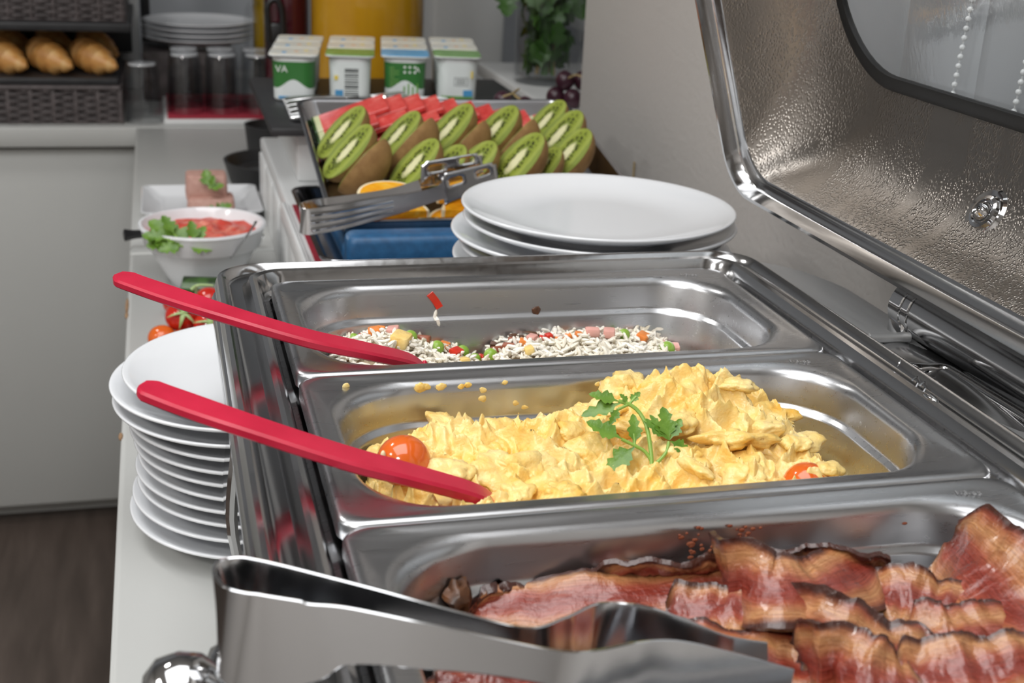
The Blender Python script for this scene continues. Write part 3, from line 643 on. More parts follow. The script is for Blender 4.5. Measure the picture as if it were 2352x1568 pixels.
mb = MB(); p0 = pz(1045, 1368, -.024); mb.ball(p0, (.007, .010, .008), 20, 14, lambda q: q*(1+.35*nz(q, 260))); mb.v = [in_pan(v, 0) for v in mb.v]; tag(wlink('burnt_bacon_end', mb, M['burnt']), 'blackened bacon end at the corner of the front pan', 'bacon')
B([(1360, 1310, -.018), (1500, 1306, -.014), (1640, 1300, -.013), (1760, 1290, -.013)], (0, -.5, .6), .014, 'narrow dark red bacon edge against the pan wall', 'bacon_dark', wave=.0012, seed=5)
B([(1740, 1290, -.016), (1840, 1275, -.009), (1930, 1278, -.008), (2030, 1305, -.014)], (0, -.4, .7), .022, 'charred bacon rasher standing against the pan wall', 'bacon_dark', wave=.0018, seed=6)
B([(1650, 1295, -.016), (1690, 1330, -.008), (1760, 1352, -.004), (1850, 1350, -.003), (1930, 1335, -.004), (2000, 1300, -.009)], (.05, -.85, -.35), .036, 'curled pink bacon rasher with crisp rim lying on top', wave=.0028, freq=2, seed=7, ripple=.002)
B([(1700, 1385, -.022), (1800, 1405, -.020), (1900, 1405, -.020), (2000, 1385, -.020)], (0, -.9, -.3), .032, 'dark red bacon rasher under the curled one', wave=.002, seed=8)
B([(2185, 1235, -.006), (2235, 1280, -.002), (2290, 1330, -.001), (2360, 1395, -.002), (2460, 1440, -.004)], (-.55, -.75, -.35), .048, 'broad pink bacon rasher with blackened peak leaning on the pan corner', wave=.0016, freq=2, seed=9, ripple=.002)
B([(1960, 1375, -.018), (2060, 1370, -.013), (2150, 1385, -.012), (2260, 1410, -.014)], (.1, -.9, -.3), .030, 'golden bacon rasher with frilly brown rim', wave=.0018, freq=2, seed=10)
B([(1530, 1420, -.024), (1640, 1415, -.019), (1740, 1428, -.019), (1840, 1450, -.022)], (0, -.9, -.35), .032, 'thin red bacon rasher beside the tongs tip', wave=.0018, freq=1.6, seed=11)
B([(1770, 1420, -.020), (1850, 1430, -.012), (1940, 1455, -.010), (2050, 1490, -.013), (2150, 1500, -.016)], (.1, -.85, -.4), .030, 'bacon rasher with a long charred black rim', 'bacon_dark', wave=.002, freq=2, seed=12)
B([(2080, 1470, -.016), (2180, 1462, -.009), (2280, 1455, -.008), (2400, 1450, -.009)], (0, -.9, -.3), .036, 'wide golden bacon rasher with brown lower rim', wave=.0018, freq=1.6, seed=13)
B([(1840, 1500, -.018), (1920, 1530, -.012), (2020, 1560, -.010), (2120, 1580, -.012)], (.25, -.85, -.4), .034, 'folded red bacon rasher with black wavy rim', wave=.0022, freq=2, seed=14)
B([(1500, 1500, -.026), (1650, 1505, -.022), (1780, 1520, -.022), (1900, 1545, -.024)], FR, .034, 'pale fatty bacon rasher under the tongs tip', wave=.002, seed=15)
B([(2060, 1560, -.014), (2180, 1555, -.010), (2300, 1545, -.008), (2420, 1540, -.008)], FR, .036, 'bacon rasher over the other rashers by the pan end', wave=.0018, seed=16)
B([(1650, 1590, -.036), (1780, 1605, -.034), (1900, 1620, -.032), (2050, 1635, -.030)], FR, .034, 'brown bacon rasher ahead of the tongs blade', wave=.0018, seed=17)
rnd = random.Random(5); mb = MB()
for k in range(46):
    c = rnd.choice(((1585, 1215), (1600, 1250), (1680, 1230), (1720, 1220), (2120, 1210), (2100, 1260), (1620, 1265))); p = py(c[0]+rnd.gauss(0, 22), c[1]+rnd.gauss(0, 12), .1578); r = rnd.uniform(.0005, .0013)
    mb.ball(p, (r*rnd.uniform(1, 2), .0003, r), 6, 5)
tag(wlink('bacon_splashes', mb, M['sausage']), 'brown fat splashes on the front pan wall', 'food bits', kind='stuff')

# ------------------------------------------------------------------ utensils
def red_spoon(pts, label):
    path = [Vector(p) for p in spline(pts, 40)]; t = thing('serving_spoon', label, 'spoon', path[-1])
    mb = MB(); strip(mb, path, lambda i: Vector((0, 1, .12)), lambda i: .016*min(1, .55+.16*i) if i < 4 else .016-.004*sm(20, 38, i), lambda i: .0062-.001*sm(0, 40, 40-i), .45); wlink('handle', mb, M['red_plastic'], t, sharp=35)
    e = path[-1]; d = (path[-1]-path[-4]).normalized(); d.z = -.45; d.normalize(); mb = MB()
    mb.grid(16, 12, lambda u, v: e+d*(.040*u-.002)+Vector((0, 1, 0))*((v-.5)*.030*math.sqrt(max(.02, 1-(2*u-1)**2*.96)))+Vector((0, 0, 1))*(.008*((v-.5)**2*4+(2*u-1)**2)-.006)); o = wlink('spoon_bowl', mb, M['red_plastic'], t)
    s = o.modifiers.new('thickness', 'SOLIDIFY'); s.thickness = .002; return t
def tp(x, y, z): return tuple(pz(x, y, z))
red_spoon([tp(272, 636, .031), tp(330, 658, .029), tp(500, 715, .0235), tp(700, 775, .0115), tp(850, 808, .0), tuple(py(945, 832, .396)), tuple(py(985, 870, .400))], 'red silicone serving spoon with its head in the rice pan')
red_spoon([tp(326, 890, .034), tp(390, 915, .031), tp(560, 975, .0245), tp(790, 1050, .0115), tp(950, 1093, .001), tuple(py(1105, 1140, .222)), tuple(py(1150, 1190, .228))], 'red silicone serving spoon with its head in the scrambled eggs')

# big tongs across the bacon pan (bar standing on edge, bent into a loop at the left)
tg = thing('serving_tongs', 'large stainless steel tongs lying across the bacon pan', 'tongs', pz(480, 1480, .005))
def bar_parts(pts, n, cuts, root, m, thick, lean, where):
    """one bent bar: pts = pixel of the top edge, height/depth of it, height of the bar; cut into named parts"""
    sp_ = spline([tuple(where(x, y, z))+(h,) for x, y, z, h in pts], n); up = lean.normalized()
    path = [Vector(q[:3])-up*(q[3]/2) for q in sp_]; tmp = MB(); strip(tmp, path, up, lambda i: sp_[i][3], thick, .5)
    rings = [tmp.v[i*8:(i+1)*8] for i in range(n+1)]
    for nm, k0, k1 in cuts: q = MB(); q.loft([[p.copy() for p in r] for r in rings[k0:k1+1]], True, True); wlink(nm, q, m, root)
    return path
tpts = [(1760, 1474, -.006, .012), (1650, 1455, .000, .022), (1540, 1415, .008, .030), (1440, 1384, .0135, .032), (1370, 1383, .0145, .026), (1300, 1415, .0155, .018), (1210, 1440, .018, .015), (1050, 1405, .0235, .018), (850, 1350, .030, .023), (680, 1306, .034, .028),
        (590, 1284, .0355, .030), (550, 1277, .0355, .031), (515, 1284, .0355, .032), (499, 1308, .0355, .033), (507, 1336, .0355, .033), (540, 1354, .0355, .033), (600, 1364, .0352, .033),
        (700, 1378, .0345, .028), (790, 1392, .0335, .020), (950, 1425, .030, .016), (1150, 1468, .024, .0125), (1290, 1494, .0195, .0125), (1370, 1490, .0175, .017), (1450, 1474, .0165, .024), (1540, 1470, .0135, .027), (1660, 1495, .007, .024), (1810, 1535, -.002, .018)]
bar_parts(tpts, 260, (('arm', 0, 100), ('spring_bend', 100, 160), ('arm', 160, 260)), tg, M['tongs'], .0016, Vector((0, .32, 1)), pz)

# ================================================================== PLATES
def plate_mesh(R, step):
    k = R/.125; q = min(1, k*1.1); foot = (.008*q-step-.0001)/q
    prof = [(0, .004), (.060, .004), (.062, .001), (.0635, foot+.0003), (.0665, foot), (.0685, .001), (.072, .0042), (.09, .0064), (.108, .0107), (.120, .0155), (.1243, .0178), (.125, .0190), (.1244, .0201), (.123, .0203), (.118, .0185), (.106, .0140), (.088, .0100), (.074, .0084), (.06, .008), (0, .008)]
    mb = MB(); mb.lathe([(r*k, z*q) for r, z in prof], 96); return mb, -foot*q
NS = 11; dz = .0111; mb, foot_s = plate_mesh(.100, dz); pr_s = link('dessert_plate', mb, M['china'], sharp=60)
shift = [(0, 0), (.003, .004), (.008, .004), (.007, .003), (.010, .0), (.007, .0), (.004, -.002), (.001, -.003), (-.010, -.002), (-.012, .0), (.0, -.004)]
ORD = ['top', 'second', 'third', 'fourth', 'fifth', 'sixth', 'seventh', 'eighth', 'ninth', 'tenth', 'eleventh', 'twelfth', 'thirteenth', 'fourteenth', 'fifteenth', 'sixteenth', 'seventeenth', 'eighteenth']
def nth(j, n): return 'top white plate' if j == 0 else ('lowest white plate' if j == n-1 else ORD[j]+' white plate from the top')
for k in range(NS):
    o = pr_s if k == 0 else dup(pr_s); o.location = (-.001+shift[k][0]*.8, .607+shift[k][1], ZC+foot_s-.0001+k*dz); o.rotation_euler = (0, 0, k)
    tag(o, nth(NS-1-k, NS)+' of the stack beside the chafing dish', 'plate', 'plates stacked beside the chafing dish')
PT = -.001; c0 = (pz(1057, 472, PT)+pz(1688, 487, PT))/2; R_L = (pz(1688, 487, PT)-pz(1057, 472, PT)).length/2
q_ = min(1, R_L/.125*1.1); NL = round((PT-.019*q_-ZC+.008*q_)/.0116); dzl = (PT-.019*q_-ZC+.008*q_)/NL; mb, foot_l = plate_mesh(R_L, dzl); pr_l = link('dinner_plate', mb, M['china'], sharp=60)
for k in range(NL):
    j = NL-1-k; o = pr_l if k == 0 else dup(pr_l); dx, dy = [(0, 0), (.002, .0), (-.008, .002), (-.001, -.002), (-.006, .002), (-.004, 0), (.002, 0), (.004, .003)][min(j, 7)]
    o.location = (c0.x+dx+.004, c0.y+dy+.014, ZC+foot_l-.0001+k*dzl); o.rotation_euler = (0, 0, k*.7)
    tag(o, nth(j, NL)+' of the dinner plate stack behind the chafing dish', 'plate', 'dinner plates stacked behind the chafing dish')

# ================================================================== LEFT OF THE COUNTER
# tomatoes on the vine
tom = [(397, 695, .0165, 'tomato'), (409, 733, .0195, 'tomato'), (472, 690, .018, 'tomato'), (470, 746, .0175, 'tomato'), (520, 752, .0165, 'tomato'), (383, 778, .016, 'tomato_orange'), (408, 788, .0165, 'tomato_orange'), (452, 800, .016, 'tomato_orange'), (505, 790, .016, 'tomato_orange')]
tom = [(x+8, y, r*.92, m) for x, y, r, m in tom]
tpos = spread([[pz(x, y, ZC+r*.95+(.012 if k in (1, 3) else 0)), r*.985] for k, (x, y, r, m) in enumerate(tom)], ZC)
for k, (x, y, r, m) in enumerate(tom):
    p = tpos[k][0]; p.z -= r*.05; lab = 'red vine tomato with green star calyx on the white counter' if k in (1, 3) else ('orange-red vine tomato at the front of the bunch' if m == 'tomato_orange' else 'smooth red vine tomato within the bunch on the counter')
    t = thing('vine_tomato', lab, 'tomato', p-Vector((0, 0, r)), 'tomatoes on the vine'); mb = MB(); mb.ball(p, (r, r, r*.93), 26, 16); wlink('tomato_skin', mb, M[m], t)
    if k in (1, 3):
        nrm = (CAM-p).normalized()*.85+Vector((.08, 0, .25)); nrm.normalize(); c = p+nrm*(r*.97); a0 = nrm.orthogonal().normalized(); b0 = nrm.cross(a0)
        mb = MB(); mb.ball(c, .0035, 10, 8)
        for i in range(6):
            an = i*pi/3+k*.4; d = a0*cos(an)+b0*sin(an); mb.tube([c, c+d*.006+nrm*.002, c+d*.012+nrm*.0008, c+d*.017-nrm*.004], [.0030, .0024, .0016, .0003], 6, flat=.5)
        wlink('calyx', mb, M['calyx'], t)
v0 = pz(445, 800, ZC+.034); mb = MB(); mb.tube(spline([tuple(pz(x, y, ZC+h)) for x, y, h in ((425, 765, .046), (450, 792, .040), (475, 785, .042), (505, 768, .040), (540, 760, .036))], 16), .0018, 8)
mb.tube(spline([tuple(pz(x, y, ZC+h)) for x, y, h in ((440, 665, .045), (455, 655, .05), (490, 655, .052))], 8), [.0022, .002, .002, .0018, .0016, .0014, .0012, .001, .0008], 8); mb.tube(spline([tuple(pz(x, y, ZC+h)) for x, y, h in ((440, 700, .03), (448, 680, .036), (452, 655, .056))], 8), .0014, 8)
tag(wlink('tomato_vine', mb, M['calyx']), 'green vine stalk running between the tomatoes', 'vine')
mb = MB(); p = pz(508, 666, ZC+.0148); mb.tube(spline([tuple(p+Vector((-.045, .01, .0))), tuple(p), tuple(p+Vector((.05, -.01, .0)))], 16), [.004]+[.015]*15+[.004], 14); tag(wlink('dark_cucumber', mb, M['rind']), 'dark green cucumber half hidden behind the tomatoes', 'cucumber')
# bowl of salsa
bc = pz(470, 642, ZC); BR = .0755
t = thing('salsa_bowl', 'white china bowl with thick rim holding red salsa', 'bowl', bc)
mb = MB(); mb.lathe([(0, .003), (.036, .003), (.037, 0), (.040, 0), (.047, .012), (.058, .032), (.063, .043), (.0665, .045), (.0695, .048), (BR-.003, .066), (BR, .070), (BR-.001, .0725), (BR-.004, .0725), (BR-.0065, .069), (.061, .046), (.050, .022), (.036, .010), (0, .009)], 64, bc); wlink('bowl', mb, M['china'], t)
mb = MB(); mb.grid(36, 36, lambda u, v: (lambda r, a: bc+Vector((r*cos(a), r*sin(a), .064+.006*nz((r*cos(a), r*sin(a), 0), 60)+.003*nz((r*cos(a), r*sin(a), 3), 150)-.004*(r/.065)**2)))(u*.068, v*2*pi)); tag(wlink('red_salsa', mb, M['salsa']), 'chopped red salsa filling the white bowl', 'salsa')
mb = MB(); a = pz(548, 568, ZC+.058); b = pz(583, 518, ZC+.085); mb.tube(spline([tuple(a-(b-a)*.5), tuple(a), tuple(b), tuple(b+(b-a)*.12+Vector((0, 0, .002)))], 14), [.003]*9+[.0035, .004, .0045, .0045, .004, .002], 10, flat=.4); tag(wlink('salsa_spoon', mb, M['chrome']), 'thin steel spoon standing in the salsa bowl', 'spoon')
def parsley(name, label, pts, Pn, dist, size_w=.75, m='leaf'):
    """pts: leaves as pixel pairs in a plane through dist"""
    P = CAM+ray(*pts[0][:2])*dist; t = thing(name, label, 'parsley', P)
    stem_from = pp(pts[0][0], pts[0][1], P, Pn)
    for k, (x0, y0, x1, y1) in enumerate(pts):
        a = pp(x0, y0, P, Pn)+Pn*(.001*k); b = pp(x1, y1, P, Pn)+Pn*(.001*k+.003*(k % 3)); mb = MB(); leaf(mb, a, b-a, Pn+Vector((.3*(k % 3-1), 0, .2)), (b-a).length, size_w, .15, .3); wlink('leaf', mb, M[m], t)
        if k: mb = MB(); mb.tube([stem_from, (stem_from+a)/2+Pn*.001, a], .0012, 6); wlink('stalk', mb, M['stem'], t)
    return t
NV = Vector((0, -.8, .6))
dbowl = (bc+Vector((-.03, -.02, .075))-CAM).dot(FWD)
parsley('parsley_sprig', 'leafy parsley bunch lying over the rim of the salsa bowl', [(430, 570, 400, 530), (410, 555, 342, 505), (400, 560, 328, 540), (395, 565, 335, 562), (440, 565, 380, 520), (420, 565, 365, 580), (450, 560, 470, 520), (430, 570, 490, 575), (445, 560, 440, 515), (410, 570, 400, 585), (380, 555, 340, 550), (400, 545, 375, 505)], NV, dbowl-.03)
# square plate and pate
pc = pz(466, 505, ZC); q = .083
t = thing('square_plate', 'square white plate with raised rim under the pate', 'plate', (pc.x, 1.585, ZC)); mb = MB(); X, Y = pc.x, 1.585
mb.loft([rrect(X-q, X+q, Y-q, Y+q, r, d, ZC+z, 5) for d, z, r in ((.035, 0, .012), (.02, .004, .012), (.0, .016, .01), (-.001, .0178, .01), (.001, .0185, .01), (.018, .0085, .012), (.026, .0055, .012))], True, True); wlink('plate_body', mb, M['china'], t)
pz0 = ZC+.0055; pb = pz(487, 505, pz0); mb = MB()
def wav(p): return p+Vector((nz(p, 60), nz(p+Vector((4, 0, 0)), 60), 0))*.0012
mb.loft([[wav(v) for v in rrect(pb.x-.033, pb.x+.033, pb.y, pb.y+.05, .006, d, z, 5)] for d, z in ((.001, pz0), (0, pz0+.004), (.001, pz0+.026), (.003, pz0+.0285), (.012, pz0+.029))], True, True)
mb.loft([[wav(v) for v in rrect(pb.x-.034, pb.x+.024, pb.y+.018, pb.y+.062, .006, d, z, 5)] for d, z in ((.001, pz0+.024), (0, pz0+.03), (.001, pz0+.056), (.003, pz0+.0585), (.012, pz0+.059))], True, True)
tag(wlink('pate_loaf', mb, M['pate']), 'stepped pink pate loaf on the square plate', 'pate')
dp = (pb-CAM).dot(FWD)
parsley('parsley_leaf', 'parsley leaf standing on top of the pate', [(482, 432, 470, 386), (480, 434, 514, 425), (484, 430, 492, 410)], NV, dp-.012)
parsley('parsley_leaf', 'parsley leaf stuck on the lower step of the pate', [(500, 482, 466, 480), (500, 482, 532, 470), (500, 480, 500, 470)], NV, dp-.03)
# knife behind the bowl
t = thing('table_knife', 'knife with black handle lying behind the salsa bowl', 'knife', pz(400, 540, ZC+.018)); kz = ZC+.021
a, b, c = pz(284, 540, kz), pz(350, 535, kz), pz(606, 542, kz-.002)
mb = MB(); strip(mb, spline([tuple(a), tuple(a+(b-a)*.3), tuple(a+(b-a)*.6), tuple(b)], 16), Vector((0, .25, 1)), lambda i: .017-.006*sin(pi*i/18)-(.006 if i == 0 else 0), .012, .8); wlink('handle', mb, M['black_plastic'], t)
mb = MB(); strip(mb, spline([tuple(b), tuple((b+c)/2), tuple(c)], 12), Vector((0, 1, .3)), lambda i: .016-.0006*i, .0018, .5); wlink('blade', mb, M['chrome'], t)
# dark round pans beside the riser
def round_pan(name, label, cx, cy, r, h, z=ZC, rim=.004, inner='black'):
    t = thing(name, label, 'pan', (cx, cy, z)); mb = MB(); mb.lathe([(0, 0), (r*.86, 0), (r*.9, .003), (r, h-.002), (r+.001, h), (r-rim, h), (r*.86, h*.5), (r*.7, h*.45), (0, h*.45)], 48, (cx, cy, z)); wlink('pan_body', mb, M[inner], t); return t
p = pz(517, 425, ZC); round_pan('round_pan', 'shallow black round pan on the counter beside the riser', p.x+.088, p.y+.02, .088, .036)
mb = MB(); mb.lathe([(0, .0), (.06, 0), (.062, .002), (0, .003)], 40, (p.x+.088, p.y+.02, ZC+.0165)); tag(wlink('grey_pan_insert', mb, M['dark_steel']), 'grey metal disc inside the black round pan', 'disc')
p = pz(562, 345, ZC); round_pan('dark_bowl', 'dark bowl standing behind the black round pan', p.x+.05, p.y-.045, .052, .055)

# ================================================================== RISER WITH FRUIT TRAY
RZ = -.12
t = thing('display_riser', 'white slatted wooden riser under the fruit tray', 'riser', (.28, 1.24, ZC))
mb = MB(); mb.rbox(.075, .465, .86, 1.62, RZ-.018, RZ, .003); wlink('top_board', mb, M['white_paint'], t)
for k in range(7):
    y0 = .862+k*.1085; mb = MB(); mb.rbox(.072, .09, y0, y0+.092, ZC, RZ-.018, .002); wlink('side_slat', mb, M['white_paint'], t)
for k in range(4):
    x0 = .092+k*.093; mb = MB(); mb.rbox(x0, x0+.089, .863, .878, ZC, RZ-.018, .002); wlink('front_slat', mb, M['white_paint'], t)
FLR = -.024
def tw(x, y, h): return TO+Vector((x, 0, 0))+TYv*y+TN*h       # tray axes -> place
mb = MB(); mb.rbox(.068, .0755, .86, 1.21, RZ-.020, RZ+.004, .002); wlink('edge_rail', mb, M['white_paint'], t)
mb = MB(); mb.rbox(.081, .446, .872, 1.205, RZ, RZ+.002, .0008); tag(wlink('red_place_mat', mb, M['red_mat']), 'red cloth mat spread on the white riser', 'mat')
def tray_obj(name, label, x0, x1, y0, y1, zr, depth, m, r=.022):
    t = thing(name, label, 'tray', ((x0+x1)/2, (y0+y1)/2, zr-depth)); mb = MB()
    mb.loft([rrect(x0, x1, y0, y1, rr, d, zr+z, 6) for d, z, rr in ((0.001, -.003, r), (0, -.001, r), (.001, .0005, r), (.005, .0, r), (.007, -.003, r), (.011, -depth+.006, r), (.016, -depth, r))], False, True)
    b = wlink('tray_body', mb, m, t); s = b.modifiers.new('thickness', 'SOLIDIFY'); s.thickness = .0012; s.offset = -1; return t
LT = pz(740, 600, -.097)
tray_obj('steel_tray', 'low steel tray under the fruit tray', LT.x-.001, .452, LT.y-.002, 1.21, -.097, .0195, M['tray'])
mb = MB(); mb.rbox(.107, .43, LT.y+.016, LT.y+.052, RZ+.0045, -.078, .008, 3); mb.rbox(.107, .43, LT.y+.04, LT.y+.26, RZ+.0045, -.0975, .006, 3); tag(wlink('ice_pack', mb, M['blue']), 'blue ice pack between the two steel trays', 'ice pack')
TA = radians(10.6); TO = Vector((.095, LT.y+.062, -.074)); TN = Vector((0, -sin(TA), cos(TA))); TYv = Vector((0, cos(TA), sin(TA)))
ft = tray_obj('fruit_tray', 'tilted steel tray full of cut fruit', 0, .348, 0, .352, .024, .024, M['tray'], .02)
ft.location = (0, 0, 0)
for ch in ft.children:
    for v in ch.data.vertices: v.co += Vector((.174, .176, 0))
ft.location = TO-TN*.024; ft.rotation_euler = (TA, 0, 0)
def tpl(x, y, h): return pp(x, y, TO+TN*h, TN)          # point at height h over the tray rim plane
mb = MB(); mb.rbox(.12, .43, 1.255, 1.268, RZ, -.0425, .002); wlink('tray_prop', mb, M['white_paint'], t)

# kiwi halves
def kiwi_proto():
    t = thing('kiwi_half', 'kiwi half', 'kiwi'); mb = MB(); n = 36; rings = []
    for j in range(11):
        a = -pi/2+pi/2*j/10; rings.append([Vector((.035*max(cos(a), 1e-3)*cos(2*pi*i/n), .0255*max(cos(a), 1e-3)*sin(2*pi*i/n), .0255*sin(a))) for i in range(n)])
    mb.loft(rings); link('skin', mb, M['kiwi_skin'], t)
    mb = MB(); mb.loft([[Vector((.0348*q*cos(2*pi*i/n), .0253*q*sin(2*pi*i/n), z)) for i in range(n)] for q, z in ((1, -.0002), (.985, .0005), (.6, .0009), (.2, .001), (.001, .001))]); link('cut_face', mb, M['kiwi_flesh'], t); return t
kp = kiwi_proto()
KA = Vector((.68, .10, .72)); KN = Vector((-.70, -.24, .67)); KB = Vector((-.67, .43, .58)); KU = Vector((-.66, -.3, .68))
kiwis = [(783, 303, KN, 1.0, .0095), (798, 347, KN, 1.0, .0099), (831, 379, KB, .98, .0093), (912, 311, KN, .95, .0079), (936, 335, KB, 1.08, .0131), (949, 381, KN, 1.0, .0133), (1028, 299, KN, 1.05, .0116), (1065, 332, KB, .95, .0083), (1087, 378, KU, .9, .0063), (1132, 303, KN, 1.05, .0112), (1175, 331, KB, 1.0, .0102), (1186, 371, KN, 1.08, .0138), (1251, 280, KN, .9, .0062), (1282, 312, KN, 1.02, .0103), (1301, 355, KN, 1.0, .0097), (1017, 387, KU, .9, .0060), (1243, 386, KN, .8, .0031)]
klab = {2: 'kiwi half showing its brown skin above the orange pieces', 4: 'kiwi half leaning with brown skin outward between two others', 7: 'kiwi half with brown skin outward behind the tongs', 10: 'kiwi half turned skin outward near the wall end', 14: 'cut kiwi half at the wall end of the front row', 13: 'large bright green kiwi half near the wall'}
for k, (x, y, nn, s, hh) in enumerate(kiwis):
    p = tpl(x, y, hh); o = kp if k == 0 else dup(kp); o.matrix_basis = frame_from(nn, KA, p) @ Matrix.Scale(s*1.12, 4)
    tag(o, klab.get(k, 'halved kiwi with its green cut face and dark seeds upward in the tray'), 'kiwi', 'kiwi halves in the fruit tray')
# watermelon slices
def melon(x, y, ty, half, k):
    q = pp(x, y, TO+TYv*ty, TYv)-TO; xt = min(q.x, .328); hh = q.dot(TN); th = .0066; sl = .36
    rise = max(.005, min(hh-FLR-th, sl*(xt-.020-.0207*(k if k < 11 else k-11)))); dx = rise/sl; n = math.hypot(sl, 1); U = (1/n, sl/n); Nn = (-sl/n, 1/n); ln = dx*n; xa = xt-dx
    t = thing('watermelon_slice', 'thick red watermelon slice with its pale rind at the tray edge' if k == 0 else 'red watermelon slice leaning in the row behind the kiwis', 'watermelon', tw(xa, ty, FLR), 'watermelon slices in the fruit tray')
    def slab(l0, l1):
        mb = MB(); b = .0009; rings = []
        for l in (l0, l1):
            rings.append([tw(xa+U[0]*l+Nn[0]*c, ty+a, FLR+.0004+U[1]*l+Nn[1]*c) for a, c in ((-half+b, 0), (-half, b), (-half, th-b), (-half+b, th), (half-b, th), (half, th-b), (half, b), (half-b, 0))])
        return mb.loft(rings, True, True)
    wlink('flesh', slab(.010, ln), M['water_melon'], t); wlink('pale_rind', slab(.003, .010), M['rind_pale'], t); wlink('green_rind', slab(0, .003), M['rind'], t)
for k in range(11): melon(890+41*k, 212+6.7*k, .3085, .0235, k)
for k in range(5): melon(870+70*k, 248+6.5*k, .2660, .0150, 11+k)
# orange pieces
def orange(x, y, h, r, lab):
    mtx = basis(Vector((1, 0, 0)), TYv, TN, tw(x, y, h)); t = thing('orange_slice', lab, 'orange', mtx.translation, 'orange pieces in the fruit tray'); n = 22
    def sect(r0, r1, th):
        mb = MB(); pts = [(a*pi/n) for a in range(n+1)]; A = [Vector((r1*cos(a), r1*sin(a), 0)) for a in pts]; Bq = [Vector((r0*cos(a), r0*sin(a), 0)) for a in reversed(pts)] if r0 > 0 else []
        loop = A+Bq; mb.loft([[Vector((v.x*s_, v.y*s_, z)) for v in loop] for s_, z in ((.98, -th*.5), (1, -th*.4), (1, th*.4), (.98, th*.5))], True, True); mb.xf(mtx); return mb
    wlink('flesh', sect(0, r*.92, .0124), M['orange_flesh'], t); wlink('pith', sect(r*.92, r, .0122), M['pith'], t)
for x, y, h, r, lab in [(.060, .0185, 0, .038, 'orange slice at the bottom of the pile behind the tray rim'), (.142, .0185, 0, .038, 'orange slice at the bottom of the pile behind the tray rim'), (.224, .0185, 0, .038, 'orange slice at the bottom of the pile behind the tray rim'), (.070, .0185, 1, .036, 'orange slice in the middle of the pile at the tray side'), (.155, .0185, 1, .036, 'orange slice behind the tray rim under the tongs'), (.240, .0185, 1, .036, 'orange slice beside the dinner plates'), (.066, .036, 2, .034, 'orange slice on top of the pile at the tray side'), (.150, .036, 2, .034, 'orange slice on top of the pile seen between the tongs arms')]:
    orange(x, y, FLR+.0064+h*.0124, r, lab)
# fruit tongs
D0 = TO.y+.005
tg2 = thing('fruit_tongs', 'steel tongs with slotted ends lying across the fruit tray', 'tongs', py(700, 530, D0))
pth = bar_parts([(965, 412, .985, .012), (900, 432, .985, .012), (820, 445, .985, .0145), (740, 455, .985, .0122), (712, 459, .98, .019), (697, 463, .974, .026), (690, 470, .966, .026), (694, 477, .958, .026), (712, 479, .954, .026), (780, 470, .955, .025), (860, 456, .958, .022), (940, 444, .962, .017), (1000, 430, .966, .014), (1020, 418, .968, .018)], 130, (('arm', 0, 40), ('spring_bend', 40, 80), ('arm', 80, 130)), tg2, M['tongs'], .0014, Vector((0, .25, 1)), py)[80:]
for dzz in (-.008, 0, .008):
    mb = MB(); mb.tube([p+Vector((0, -.0016, dzz*(1-i/70))) for i, p in enumerate(pth[:26])], [.0024*(1-.02*i) for i in range(26)], 8); wlink('handle_flute', mb, M['tongs'], tg2)
def head(c00, c10, c11, c01, Y0, Y1, slots, nx=16, ny=9):
    mb = MB(); A, Bq, Cq, Dq = py(*c00, Y0), py(*c10, Y1), py(*c11, Y1), py(*c01, Y0)
    fn = lambda u, v: (A*(1-u)+Bq*u)*(1-v)+(Dq*(1-u)+Cq*u)*v
    mb.grid(nx, ny, fn); keep = []
    for idx, f in enumerate(mb.f):
        i, j = idx % nx, idx//nx
        if any(a <= i <= b and c <= j <= d for a, b, c, d in slots): continue
        if (i, j) in ((0, 0), (nx-1, 0), (nx-1, ny-1)): continue
        keep.append(f)
    mb.f = keep; o = wlink('slotted_head', mb, M['tongs'], tg2, sharp=80); s = o.modifiers.new('thickness', 'SOLIDIFY'); s.thickness = .0014; s.offset = 0
head((968, 372), (1105, 350), (1112, 405), (965, 432), .985, .992, [(2, 5, 2, 3), (10, 13, 1, 2)])
head((1012, 400), (1138, 371), (1145, 420), (1022, 472), .968, .985, [(2, 5, 2, 3), (10, 13, 2, 3)])

